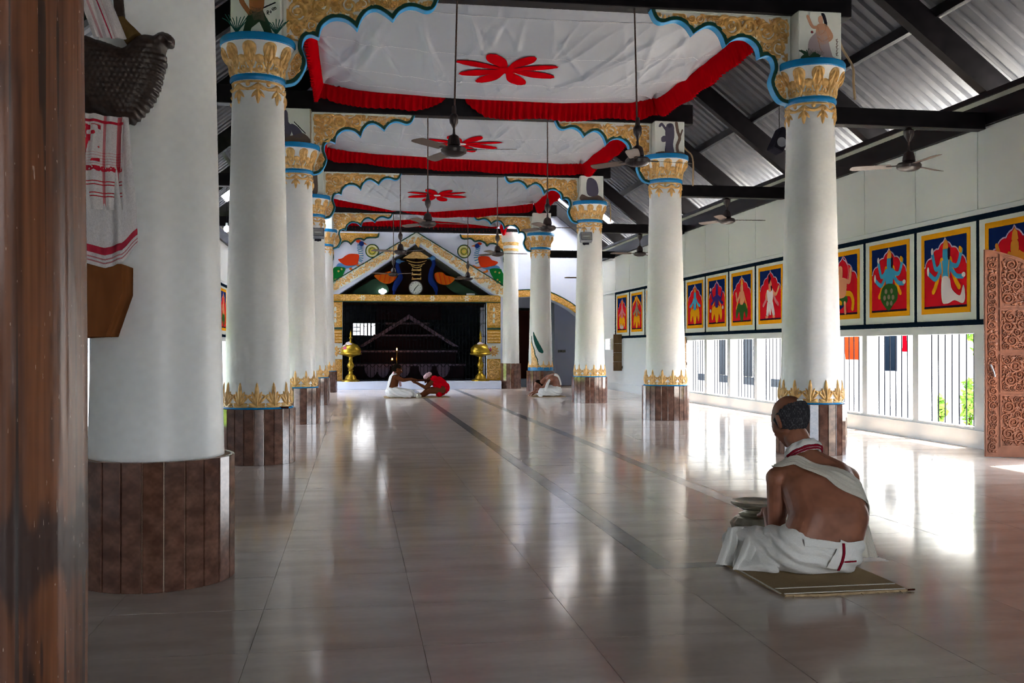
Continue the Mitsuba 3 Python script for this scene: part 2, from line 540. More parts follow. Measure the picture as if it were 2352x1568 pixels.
# ---------------------------------------------------------------- roof: sheets, rafters, purlins, plates (each slope one piece of the setting)
def roof_side(s):
    r = struct('ceiling_right' if s > 0 else 'ceiling_left')
    X = WR if s > 0 else WL
    def q(x):        # mirrored x
        return x if s > 0 else 2 * CX - x
    # corrugated sheets
    x_out, x_in = WR + 0.5, CX
    y = YB - 0.6
    wdt, pitch, hgt = 1.0, 0.2, 0.045
    prof = []
    for k in range(5):
        b0 = k * pitch
        prof += [(b0, 0), (b0 + 0.100, 0), (b0 + 0.118, hgt), (b0 + 0.178, hgt), (b0 + 0.196, 0)]
    prof += [(1.0, 0), (1.03, 0)]
    prof = np.array(prof)
    n = 0
    y0 = y
    first = None
    xs = np.array([x_in, x_out])
    def sheet_mesh(xa, xb):
        v, L = [], len(prof)
        for xx in (xa, xb):
            for (a, hh) in prof:
                v.append((q(xx), a, roof_z(xx) + hh))
        f = []
        for a in range(L - 1):
            f += [[a, a + L, a + L + 1], [a, a + L + 1, a + 1]]
        return trimesh.Trimesh(np.array(v), np.array(f), process=False)
    sheet = mikit.ply(sheet_mesh(x_in, x_out), 'roof_metal')
    upper, lower = mikit.ply(sheet_mesh(x_in, 4.3), 'roof_metal'), mikit.ply(sheet_mesh(6.4, x_out), 'roof_metal')
    milky = mikit.ply(sheet_mesh(4.25, 6.45), 'milky_sheet')
    put(r, box(min(q(CX), q(CX + 0.16)), max(q(CX), q(CX + 0.16)), YB - 0.6, YF + 5.6, roof_z(CX) - 0.2, roof_z(CX) - 0.04), 'black_timber')
    while y0 < YF + 5.5:
        at = T().translate([0, y0, 0.004 * (n % 2)])
        if (24.2 if s > 0 else 21.2) < y0 < 26.5:      # milky rooflight sheets; the unseen left ones are added to light the shrine
            part(r, 'sheet', upper, tw=at)
            part(r, 'sheet', lower, tw=at)
            part(r, 'translucent_sheet', milky, tw=T().translate([0, y0, 0.012 + 0.004 * (n % 2)]), label='milky translucent roof sheet')
        else:
            part(r, 'sheet', sheet, tw=at)
        n += 1
        y0 += wdt
    # rafters
    ang = math.atan(SLOPE)
    def slab(x0, x1, yc, wy, d0, d1):
        """a timber following the slope, its top d0 and bottom d1 below the sheets"""
        P = [(q(xx), yy, roof_z(xx) - d) for xx in (x0, x1) for yy in (yc - wy / 2, yc + wy / 2) for d in (d0, d1)]
        return trimesh.convex.convex_hull(np.array(P))
    raf = []
    for a, b in zip(ROWS[:-1], ROWS[1:]):
        raf += [a, (a + b) / 2]
    raf += [25.0, 26.8, 2.5, 0.1, -1.4]
    for yy in raf:
        part(r, 'rafter', slab(CX + 0.05, WR + 0.45, yy, 0.13, 0.13, 0.45), 'black_timber')
    for xx in (5.92, 4.3, 2.9):
        zz = roof_z(xx)
        x0, x1 = sorted((q(xx - 0.035), q(xx + 0.035)))
        part(r, 'purlin', box(x0, x1, YB - 0.5, YF + 5.5, zz - 0.125, zz - 0.012), 'black_timber')
    x0, x1 = sorted((q(WR - 0.06), q(WR + 0.005)))
    part(r, 'wall_plate', box(x0, x1, YB - 0.3, YF, 3.36, 3.585), 'black_timber')
    part(r, 'upper_plate', box(x0, x1, YB - 0.3, YF, 3.645, 3.70), 'black_timber')
    x0, x1 = sorted((q(WR - 0.035), q(WR + 0.04)))
    yy = YB
    part(r, 'pale_batten', box(x0, x1, YB, YF, 3.585, 3.645), 'pale_batten', label='pale strip along the wall plate')
    return r
roof_side(1)
roof_side(-1)

# ---------------------------------------------------------------- back wall (behind the camera) with its doorway
bw = struct('wall_back')
put(bw, cat([box(WL - 0.3, 1.2, YB - 0.3, YB, 0, 3.4), box(2.6, WR + 0.3, YB - 0.3, YB, 0, 3.4), box(1.2, 2.6, YB - 0.3, YB, 2.2, 3.4)] +
            [wall_xz(extr(Polygon([(WL - 0.3, 3.4), (WR + 0.3, 3.4), (CX, 7.35)]), 0.2), YB)]), 'wall_paint')

# ---------------------------------------------------------------- ground outside
def lawn(p, n, uv):
    g = fbm(p.x * 2.0, p.y * 2.0, 0.0, 4)
    return mix((0.06, 0.13, 0.02), (0.16, 0.26, 0.05), smoothstep(0.3, 0.7, g))
mat('lawn', proc(lawn), 0.9, 0.1)
mat('yard', proc(lambda p, n, uv: mix((0.62, 0.61, 0.58), (0.72, 0.71, 0.68), fbm(p.x * 3, p.y * 3, 0, 3))), 0.8, 0.2)
yd = struct('ground_right')
put(yd, box(WR + 0.3, 60, -40, 70, -0.35, -0.12), 'yard')
gl = struct('ground_left')
put(gl, box(-60, -6.6, -40, 70, -0.35, -0.12), 'lawn')
part(gl, 'paving', box(-6.6, WL - 0.3, -40, 70, -0.35, -0.115), 'yard')
gb = struct('ground_back')
put(gb, box(WL - 0.3, WR + 0.3, -40, YB - 0.3, -0.35, -0.02), 'yard')

#@@COLUMNS
# ---------------------------------------------------------------- columns
def RS(z):
    """shaft radius"""
    return 0.300 - 0.063 * min(max((z - 0.5) / 2.75, 0), 1)
def RB(z):
    """bell radius of the capital"""
    t = min(max((z - 3.545) / 0.285, 0), 1)
    return 0.242 + 0.093 * t ** 2.0
def wrap(m, R):
    v = np.array(m.vertices)
    r = np.array([R(z) for z in v[:, 1]])
    a = v[:, 0] / r
    rr = r + v[:, 2]
    return trimesh.Trimesh(np.stack([rr * np.sin(a), -rr * np.cos(a), v[:, 1]], 1), m.faces, process=False)


def strip_mesh():
    R = 0.345
    a = 2 * PI / 24 / 2
    w = R * math.tan(a) - 0.0032
    m = bbox(-w, w, -R, -R + 0.02, 0.0, 1.0, 0.003)
    return m
P_STRIP = mikit.ply(strip_mesh(), 'plinth_tile')
P_CORE = mikit.ply(lathe([(0.0, 0), (0.339, 0), (0.339, 0.996), (0.0, 0.996)], 24, PI / 24), 'plinth_grout')
P_SHAFT = mikit.ply(lathe([(0.0, 0.49)] + [(RS(z), z) for z in np.linspace(0.49, 3.5, 12)] + [(0.0, 3.5)], 64), 'white_paint', smooth=40)
P_BRING = mikit.ply(lathe([(0.29, 0.498), (0.322, 0.498), (0.327, 0.506), (0.322, 0.516), (0.29, 0.516)], 56), 'blue_paint', smooth=40)
P_NRING = mikit.ply(lathe([(0.22, 3.490), (0.248, 3.492), (0.256, 3.51), (0.256, 3.527), (0.248, 3.545), (0.22, 3.547)], 56), 'blue_paint', smooth=50)
P_BELL = mikit.ply(lathe([(0.0, 3.54)] + [(RB(z), z) for z in np.linspace(3.54, 3.83, 12)] + [(0.0, 3.831)], 56), 'white_paint', smooth=40)
P_ABA = mikit.ply(lathe([(0.0, 3.828), (0.335, 3.828), (0.343, 3.838), (0.343, 3.888), (0.336, 3.9), (0.0, 3.9)], 64), 'blue_paint', smooth=35)


def base_leaf():
    o = [lobe(0, 0.640, 0.21, 0.023, 0, 0.020, 0.35), lobe(0, 0.60, 0.17, 0.010, 0, 0.030, 0.2)]
    for s in (-1, 1):
        o += [lobe(s * 0.024, 0.600, 0.13, 0.015, -s * 0.30, 0.018, 0.2), lobe(s * 0.046, 0.585, 0.11, 0.014, -s * 0.75, 0.016, 0.1),
              lobe(s * 0.064, 0.622, 0.045, 0.012, -s * 2.1, 0.018, 0.1), lobe(s * 0.042, 0.540, 0.07, 0.017, -s * 1.25, 0.016, 0.1)]
    o.append(lobe(0, 0.525, 0.05, 0.079, 0, 0.012, 0))
    return wrap(cat(o), lambda z: RS(z))
P_BLEAF = mikit.ply(base_leaf(), 'gold_paint', smooth=True)


def drop_leaf():
    o = [lobe(0, 3.345, 0.15, 0.024, PI, 0.018, 0.3), lobe(0, 3.35, 0.11, 0.008, PI, 0.028, 0.2)]
    for s in (-1, 1):
        o += [lobe(s * 0.030, 3.365, 0.09, 0.016, PI + s * 0.7, 0.016, 0.25), lobe(s * 0.032, 3.415, 0.075, 0.014, PI + s * 1.1, 0.014, 0.2)]
    o += [lobe(0, 3.43, 0.07, 0.02, 0, 0.018, 0)]
    a = np.linspace(0.05, 0.95, 9)
    step = 2 * PI * 0.24 / 8
    for s in (1,):
        pts = np.stack([s * a * step, 3.455 - 0.05 * np.sin(a * PI), np.full_like(a, 0.004)], 1)
        t = tube(pts, 0.014, 6)
        t.vertices[:, 2] = np.clip(t.vertices[:, 2], 0, 1)
        o.append(t)
        o.append(lobe(step / 2, 3.455, 0.05, 0.022, 0, 0.016, 0))
    o.append(lobe(0, 3.475, 0.024, step / 2 * 1.02, 0, 0.010, 0))
    o.append(lobe(step / 2, 3.475, 0.024, step / 2 * 1.02, 0, 0.010, 0))
    return wrap(cat(o), lambda z: RS(z))
P_DROP = mikit.ply(drop_leaf(), 'gold_paint', smooth=True)


def cap_leaf():
    o = [lobe(0, 3.735, 0.17, 0.058, PI, 0.024, 0.55, ICO2), lobe(0, 3.72, 0.15, 0.012, PI, 0.046, 0.3), lobe(-0.034, 3.738, 0.13, 0.013, PI - 0.2, 0.042, 0.3), lobe(0.034, 3.738, 0.13, 0.013, PI + 0.2, 0.042, 0.3), lobe(0, 3.60, 0.11, 0.018, 0, 0.02, 0)]
    step = 2 * PI * 0.262 / 10
    for s in (-1, 1):
        o += [lobe(s * 0.030, 3.66, 0.12, 0.015, -s * 0.25, 0.018, 0.1)]
    # the loop between two leaves
    t = np.linspace(0, 2 * PI, 15)
    o.append(tube(np.stack([step / 2 + 0.030 * np.sin(t), 3.602 + 0.036 * np.cos(t), np.full_like(t, 0.006)], 1), 0.010, 5, cap=False))
    o.append(lobe(step / 2, 3.60, 0.03, 0.011, 0, 0.018, 0))
    o.append(lobe(step / 2, 3.675, 0.075, 0.026, 0, 0.018, 0.5))
    o.append(lobe(step / 2, 3.665, 0.10, 0.042, PI, 0.016, 0.4))
    o.append(lobe(step / 2, 3.575, 0.05, step / 2 * 0.95, 0, 0.010, 0))
    return wrap(cat(o), RB)
P_CLEAF = mikit.ply(cap_leaf(), 'gold_paint', smooth=True)


COLS = {}
def column(name, x, y, label, ornate=True, ph=0.5, turn=0.0):
    k = thing(name, label, 'column', None)
    at = T().translate([x, y, 0])
    for i in range(24):
        part(k, 'plinth_tile', P_STRIP, tw=at.rotate([0, 0, 1], 360 / 24 * (i + 0.5 + turn)).scale([1, 1, ph]))
    part(k, 'plinth_core', P_CORE, tw=at.scale([1, 1, ph]), label='pale joint between the plinth tiles')
    part(k, 'shaft', P_SHAFT, tw=at)
    if ornate:
        part(k, 'base_ring', P_BRING, tw=at, label='thin blue ring at the foot of the shaft')
        for i in range(12):
            part(k, 'base_leaf', P_BLEAF, tw=at.rotate([0, 0, 1], 30 * i + 4), label='gold leaf ornament' if i == 0 else None)
        for i in range(8):
            part(k, 'garland_leaf', P_DROP, tw=at.rotate([0, 0, 1], 45 * i + 5), label='gold pendant leaf' if i == 0 else None)
        for i in range(10):
            part(k, 'capital_leaf', P_CLEAF, tw=at.rotate([0, 0, 1], 36 * i - 10), label='gold acanthus leaf' if i == 0 else None)
    part(k, 'neck_ring', P_NRING, tw=at, label='blue ring at the neck')
    part(k, 'capital', P_BELL, tw=at)
    part(k, 'abacus', P_ABA, tw=at, label='blue disc on top of the capital')
    b = bbox(x - 0.225, x + 0.225, y - 0.225, y + 0.225, 3.895, 4.385, 0.006)
    part(k, 'block', b, 'mount_white', label='square white block under the beam')
    COLS[name if name not in COLS else k] = k
    return k


cl = []
LL = ['plain white column nearest the camera, on a tall brown tiled plinth behind the wooden post',
      'white column on the left whose block shows a painted man holding a sword',
      'white column on the left, third from the wooden post, mostly hidden by its neighbour',
      'white column on the left bearing the floodlight, fourth from the wooden post',
      'farthest white column of the left row, beside the shrine front']
RL = [None, 'big white column on the right behind the seated man, woman painted on its block',
      'white column on the right between the near column and the floodlit one, fan blades across its top',
      'white column on the right with a grey floodlight fixed near its top',
      'white column on the right painted with a green feather and golden vine at its foot']
KL = [column('column', LX[i], ROWS[i], LL[i], ornate=(i > 0), ph=0.56 if i == 0 else 0.5) for i in range(5)]
KR = [None] + [column('column', RX[i], ROWS[i], RL[i], turn=0.2) for i in range(1, 5)]

# ---------------------------------------------------------------- painted figures on the blocks under the beams (flat paint, 1.5 mm)
mat('skin_paint', '#a06a45', 0.6, 0.3)
mat('skin_pale', '#c9a188', 0.6, 0.3)
mat('olive_paint', '#2f4434', 0.6, 0.3)
mat('dark_paint', '#24242c', 0.6, 0.3)
mat('violet_grey', '#575466', 0.6, 0.3)
mat('brown_grey', '#6b5a52', 0.6, 0.3)
mat('peach_paint', '#b98d72', 0.6, 0.3)
mat('lilac_grey', '#a6989c', 0.6, 0.3)
mat('maroon_paint', '#7d3a40', 0.6, 0.3)
mat('grass_paint', '#23514a', 0.6, 0.3)


def block_paint(k, x, y, items, dy=0.226):
    pk = None
    for nm, m, poly in items:
        e = onto(extr(poly, 0.0016), (x, y - dy, 4.14), (1, 0, 0), (0, 0, 1), (0, -1, 0))
        part(k, 'painted_' + nm, e, m)


def blob(*pts):
    return SP(pts, 5)
def stroke(pts, w, sm=True):
    return LineString(smooth_poly(pts, 6, False) if sm else pts).buffer(w, 4)
def tuft(x, z, n, h, w=0.004, spread=0.9, seed=0):
    r = random.Random(seed)
    return unary_union([stroke([(x, z), (x + h * math.sin(a) * 0.6, z + h * 0.6), (x + h * math.sin(a), z + h * (0.75 + 0.3 * r.random()))], w) for a in np.linspace(-spread, spread, n)])

# L1: a man with a sword
block_paint(KL[1], LX[1], ROWS[1], [
    ('body', 'skin_paint', blob((-0.05, 0.20), (0.05, 0.20), (0.075, 0.10), (0.055, -0.02), (-0.045, -0.02), (-0.06, 0.08))),
    ('arm', 'skin_paint', unary_union([stroke([(-0.05, 0.17), (-0.13, 0.08), (-0.055, -0.045)], 0.022), stroke([(0.05, 0.17), (0.14, 0.20), (0.2, 0.23)], 0.02)])),
    ('head', 'skin_paint', Point(0, 0.222).buffer(0.02)),
    ('trouser', 'olive_paint', unary_union([Polygon([(-0.05, -0.01), (0.06, -0.01), (0.12, -0.14), (0.15, -0.235), (0.085, -0.235), (0.03, -0.12), (-0.04, -0.18), (-0.05, -0.235), (-0.12, -0.235), (-0.09, -0.12)])])),
    ('skirt', 'brown_grey', Polygon([(-0.045, 0.0), (0.062, 0.0), (0.085, -0.12), (0.03, -0.10), (-0.02, -0.11)])),
    ('sword', 'dark_paint', LineString([(-0.05, -0.05), (0.17, 0.06)]).buffer(0.006)),
    ('grass', 'grass_paint', unary_union([tuft(-0.17, -0.23, 9, 0.16, seed=1), tuft(0.18, -0.23, 9, 0.14, seed=2)])),
    ('signature', 'dark_paint', unary_union([stroke([(0.100, -0.050), (0.098, -0.020), (0.112, -0.018), (0.114, -0.032), (0.102, -0.034), (0.116, -0.052)], 0.0026), stroke([(0.131, -0.016), (0.127, -0.030), (0.133, -0.036), (0.138, -0.022)], 0.0026),
                                             stroke([(0.140, -0.002), (0.150, 0.014), (0.158, 0.004), (0.148, -0.008), (0.143, 0.006)], 0.0026), stroke([(0.160, 0.010), (0.172, 0.020), (0.180, 0.006), (0.168, -0.002), (0.163, 0.012), (0.176, 0.013)], 0.0026), stroke([(0.150, -0.014), (0.166, -0.010)], 0.002)])),
    ('belt', 'dark_paint', stroke([(-0.045, 0.012), (0.0, 0.0), (0.05, 0.008)], 0.004)),
])
# R1: a woman looking up
block_paint(KR[1], RX[1], ROWS[1], [
    ('robe', 'lilac_grey', unary_union([blob((-0.02, 0.05), (0.06, 0.05), (0.10, -0.10), (0.13, -0.23), (0.02, -0.20), (-0.06, -0.16), (-0.12, -0.20), (-0.12, -0.06), (-0.06, 0.02)), stroke([(0.03, -0.05), (0.08, -0.18), (0.15, -0.23)], 0.02)])),
    ('body', 'peach_paint', unary_union([blob((-0.03, 0.11), (0.06, 0.12), (0.10, 0.04), (0.08, -0.06), (0.0, -0.08), (-0.04, 0.0)), stroke([(-0.02, 0.09), (-0.08, 0.09), (-0.13, 0.19)], 0.015), stroke([(0.07, 0.09), (0.12, 0.0), (0.06, -0.06)], 0.017)])),
    ('face', 'skin_pale', SP([(-0.015, 0.19), (0.02, 0.20), (0.03, 0.14), (0.005, 0.115), (-0.018, 0.15)], 5)),
    ('hair', 'dark_paint', blob((0.01, 0.225), (0.05, 0.215), (0.075, 0.12), (0.055, 0.10), (0.035, 0.16))),
    ('garland', 'skin_paint', unary_union([stroke([(-0.03, 0.10), (0.0, 0.02), (0.05, 0.05), (0.06, 0.11)], 0.005), stroke([(-0.03, -0.01), (0.02, -0.05), (0.09, -0.02)], 0.006), stroke([(-0.02, -0.05), (0.0, -0.12), (0.03, -0.17)], 0.005)])),
    ('bud', 'maroon_paint', Point(-0.085, 0.035).buffer(0.014)),
    ('ground', 'olive_paint', unary_union([tuft(-0.12, -0.235, 13, 0.10, 0.006, 1.3, 4), tuft(-0.04, -0.235, 13, 0.08, 0.006, 1.3, 5), blob((-0.19, -0.236), (-0.17, -0.19), (-0.06, -0.19), (0.02, -0.22), (0.02, -0.238))])),
    ('script', 'brown_grey', unary_union([stroke([(0.165 + 0.008 * (i % 2), -0.03 - 0.035 * i), (0.180, -0.024 - 0.035 * i), (0.172, -0.045 - 0.035 * i), (0.188, -0.048 - 0.035 * i)], 0.003) for i in range(5)])),
])
# R2: a dark figure beside a tree
block_paint(KR[2], RX[2], ROWS[2], [
    ('figure', 'violet_grey', unary_union([blob((-0.04, 0.2), (0.05, 0.2), (0.07, 0.05), (0.05, -0.1), (0.06, -0.22), (-0.07, -0.22), (-0.06, -0.05), (-0.07, 0.08)), stroke([(-0.06, 0.12), (-0.12, 0.2), (-0.15, 0.17)], 0.018), blob((-0.13, 0.0), (-0.07, 0.03), (-0.06, -0.05), (-0.12, -0.06))])),
    ('face', 'dark_paint', Point(0.0, 0.18).buffer(0.034)),
    ('tree', 'brown_grey', unary_union([stroke([(0.1, 0.22), (0.12, 0.1), (0.15, 0.0), (0.11, -0.12), (0.13, -0.23)], 0.022), stroke([(0.15, 0.0), (0.19, 0.12)], 0.012)])),
    ('ground', 'brown_grey', blob((-0.2, -0.235), (-0.12, -0.2), (0.05, -0.21), (0.18, -0.2), (0.2, -0.235))),
])
# L2, L3, R3: shaded scenes
block_paint(KL[2], LX[2], ROWS[2], [
    ('ground', 'brown_grey', blob((-0.22, -0.235), (-0.21, -0.08), (-0.05, -0.14), (0.12, -0.1), (0.21, -0.235))),
    ('figure', 'violet_grey', unary_union([blob((-0.19, 0.19), (-0.10, 0.2), (-0.08, 0.05), (-0.04, 0.0), (-0.06, -0.14), (-0.2, -0.15)), blob((-0.05, 0.02), (0.05, -0.02), (0.12, -0.14), (0.0, -0.16))])),
    ('sword', 'dark_paint', LineString([(0.0, 0.05), (0.15, -0.1)]).buffer(0.006)),
])
block_paint(KL[3], LX[3], ROWS[3], [
    ('figure', 'brown_grey', blob((-0.05, 0.2), (0.09, 0.2), (0.12, 0.0), (0.11, -0.22), (-0.03, -0.22), (-0.06, 0.0))),
    ('cloak', 'violet_grey', blob((0.0, 0.1), (0.05, 0.0), (0.04, -0.2), (-0.03, -0.2))),
])
block_paint(KR[3], RX[3], ROWS[3], [
    ('figure', 'violet_grey', blob((-0.1, 0.16), (0.0, 0.2), (0.1, 0.1), (0.12, -0.1), (0.02, -0.16), (-0.1, -0.1))),
    ('ground', 'brown_grey', blob((-0.22, -0.235), (-0.2, -0.12), (-0.05, -0.17), (0.12, -0.13), (0.21, -0.235))),
])

# R4: vine and feather painted on the foot of the column (wrapped round the shaft)
def wrapped(k, nm, poly, m, th, x, y):
    e = extr(poly, th, 0.0)
    e = e.subdivide_to_size(0.06)
    e = wrap(e, RS)
    e.apply_translation((x, y, 0))
    part(k, nm, e, m)
vine = [(-0.30, 1.35), (-0.28, 1.18), (-0.21, 1.02), (-0.19, 0.9), (-0.13, 0.78), (-0.11, 0.66), (-0.03, 0.56)]
wrapped(KR[4], 'painted_vine', stroke(vine, 0.013), 'green_edge', 0.004, RX[4], ROWS[4])
wrapped(KR[4], 'painted_scroll_field', Polygon(list(smooth_poly(vine, 5, False)) + [(0.0, 0.52), (-0.30, 0.52), (-0.32, 1.2)]), 'gold_paint', 0.003, RX[4], ROWS[4])
wrapped(KR[4], 'painted_feather', blob((-0.24, 1.46), (-0.15, 1.30), (-0.05, 1.12), (0.02, 0.98), (-0.01, 0.93), (-0.10, 0.98), (-0.19, 1.15), (-0.235, 1.3)), 'grass_paint', 0.004, RX[4], ROWS[4])
part(KR[4], 'foot_band', lathe([(0.29, 0.52), (0.318, 0.52), (0.318, 0.585), (0.29, 0.585)], 48), 'blue_paint', smooth=40, tw=T().translate([RX[4], ROWS[4], 0]))

# slender column at the right corner of the shrine front and its twin
def slender(x, y, label):
    k = thing('slender_column', label, 'column')
    a = T().translate([x, y, 0])
    n = 16
    R = 0.262
    w = R * math.tan(PI / n) - 0.002
    st = mikit.ply(bbox(-w, w, -R, -R + 0.02, 0, 0.66, 0.003), 'plinth_tile')
    for i in range(n):
        part(k, 'plinth_tile', st, tw=a.rotate([0, 0, 1], 360 / n * i))
    part(k, 'plinth_core', lathe([(0, 0), (0.256, 0), (0.256, 0.655), (0, 0.655)], n, PI / n), 'plinth_grout', tw=a)
    part(k, 'shaft', lathe([(0, 0.65), (0.225, 0.65), (0.185, 3.7), (0, 3.7)], 48), 'white_paint', smooth=40, tw=a)
    part(k, 'neck_band', lathe([(0.17, 3.60), (0.205, 3.60), (0.205, 3.66), (0.17, 3.66)], 40), 'gold_paint', smooth=40, tw=a)
    part(k, 'neck_band', lathe([(0.17, 3.74), (0.20, 3.74), (0.235, 3.9), (0.17, 3.9)], 40), 'gold_paint', smooth=40, tw=a)
    part(k, 'capital', lathe([(0, 3.66), (0.195, 3.66), (0.195, 3.74), (0.21, 3.80), (0.245, 3.9), (0.245, 4.08), (0, 4.08)], 40), 'white_paint', smooth=35, tw=a)
slender(4.05, 26.55, 'slender white column at the right corner of the shrine front')
slender(-0.92, 26.55, 'slender white column at the left corner of the shrine front')

# ---------------------------------------------------------------- cross beams and ties
BL = ['black cross beam along the top of the picture above the nearest arch brackets', 'black cross beam over the second pair of arch brackets', 'black cross beam over the third pair of arch brackets',
      'black cross beam over the fourth pair of arch brackets']
for i in range(1, 5):
    k = thing('cross_beam', BL[i - 1], 'beam')
    dz = (0, 0, 0, -0.02, -0.06)[i]
    put(k, bbox(LX[i] - 0.4, RX[i] + 0.40, ROWS[i] - 0.1, ROWS[i] + 0.1, ZB + dz, ZB + 0.29 + dz, 0.008), 'black_timber')
k = thing('cross_beam', 'black cross beam resting on the painted shrine front', 'beam')
put(k, bbox(-1.1, 4.25, 26.6, 26.8, 4.075, 4.20, 0.008), 'black_timber')
k = thing('cross_beam', 'black cross beam above the nearest white column', 'beam')
put(k, bbox(LX[0] - 0.4, 4.95, ROWS[0] - 0.1, ROWS[0] + 0.1, ZB, ZB + 0.29, 0.008), 'black_timber')
TLb = {1: 'near', 2: 'second', 3: 'third', 4: 'farthest'}
for i in range(1, 5):
    k = thing('tie_beam', 'black tie beam from the %s right-hand column to the wall plate, a fan under it' % TLb[i], 'beam')
    put(k, bbox(RX[i] + 0.23, WR - 0.061, ROWS[i] - 0.07, ROWS[i] + 0.07, 3.31, 3.485, 0.006), 'black_timber')
for i in range(0, 5):
    k = thing('tie_beam', 'black tie beam from the %s left-hand column across the left aisle' % ['nearest', 'second', 'third', 'fourth', 'farthest'][i], 'beam')
    put(k, bbox(WL + 0.061, LX[i] - 0.23, ROWS[i] - 0.07, ROWS[i] + 0.07, 3.31, 3.485, 0.006), 'black_timber')

# ---------------------------------------------------------------- scalloped arch brackets
BR = [(0.232, 3.50), (0.33, 3.525), (0.395, 3.60), (0.436, 3.71), (0.418, 3.79), (0.398, 3.85), (0.408, 3.92), (0.44, 3.965), (0.49, 3.978), (0.552, 3.955)]
BR2 = [(0.552, 3.955), (0.572, 4.05), (0.63, 4.115), (0.70, 4.147), (0.79, 4.142), (0.86, 4.105), (0.910, 4.055)]
BR3 = [(0.910, 4.055), (0.95, 4.16), (1.016, 4.232), (1.09, 4.25), (1.17, 4.215), (1.245, 4.158)]
BR4 = [(1.245, 4.158), (1.30, 4.235), (1.38, 4.283), (1.46, 4.284), (1.56, 4.256), (1.63, 4.288), (1.675, 4.38)]
CURVE = np.vstack([smooth_poly(b, 5, False)[:-1] for b in (BR, BR2, BR3, BR4)] + [[BR4[-1]]])


def bracket(cx, y, s, label, sc=(1, 1), seed=0, top=ZB, th=0.09, u0=0.232):
    """s=+1 springs to the right of the column"""
    k = thing('arch_bracket', label, 'arch bracket')
    cv = CURVE.copy()
    cv[:, 0] = u0 + (cv[:, 0] - 0.232) * sc[0]
    cv[:, 1] = top - (ZB - cv[:, 1]) * sc[1]
    zs = np.linspace(3.3, top, 60)
    core = Polygon([(-0.1, 3.3)] + [(0.228 if z > 3.9 else 0.346 if z > 3.825 else RB(z) + 0.002 if z > 3.55 else 0.259 if z > 3.485 else RS(z) + 0.002, z) for z in zs] + [(-0.1, top)])
    poly = Polygon(list(cv) + [(u0, top)]).buffer(0).difference(core)
    if poly.geom_type != 'Polygon':
        poly = max(poly.geoms, key=lambda g: g.area)
    line = LineString(cv)
    yf = y - th / 2
    def lay(m, yy):
        m = m.copy()
        v = np.array(m.vertices)
        v[:, 0] *= s
        mm = trimesh.Trimesh(v, m.faces if s > 0 else m.faces[:, ::-1], process=False)
        return onto(mm, (cx, yy, 0), (1, 0, 0), (0, 0, 1), (0, -1, 0))
    part(k, 'panel', lay(extr(poly, th), yf + th), 'mount_white')
    rim = line.buffer(0.034 * sc[1], 6, cap_style=2).intersection(poly).buffer(0)
    part(k, 'green_edging', lay(extr(rim, 0.012), yf), 'green_edge', label='dark green scalloped edging')
    sof = line.buffer(0.006, 4, cap_style=2).difference(poly.buffer(-0.002))
    part(k, 'blue_soffit', lay(extr(sof, th + 0.01), yf + th), 'light_blue', label='light blue underside')
    inner = poly.buffer(-0.040 * sc[1])
    q = sc[1]
    gs = [g.buffer(0.012) for g in getattr(inner, 'geoms', [inner]) if g.area > 0.0015]
    part(k, 'gilt_ground', lay(extr(unary_union(gs), 0.003), yf), 'gilt_ground')
    part(k, 'scrollwork', lay(cat([scrollwork(g, seed + n_, rs=tuple(r * q for r in (0.115, 0.095, 0.078, 0.062, 0.05, 0.04, 0.031, 0.024, 0.018, 0.014)), d=0.017 * q) for n_, g in enumerate(gs)]), yf), 'gold_paint', smooth=35, label='gold scroll relief', stuff=True)
    part(k, 'pale_border', lay(extr(sbox(u0 + 0.001, top - 0.016, u0 + 1.40 * sc[0], top - 0.001), 0.012), yf), 'mount_white')
    return k


ORD = ['', 'nearest', 'second', 'third', 'fourth']
for i in range(1, 5):
    tp = ZB + (0, 0, 0, -0.02, -0.06)[i]
    bracket(LX[i], ROWS[i], 1, '%s gold scrollwork bracket with scalloped green edge on the left row of columns' % ORD[i], seed=10 + i, top=tp)
    bracket(RX[i], ROWS[i], -1, '%s gold scrollwork bracket with scalloped green edge on the right row of columns' % ORD[i], seed=20 + i, top=tp)

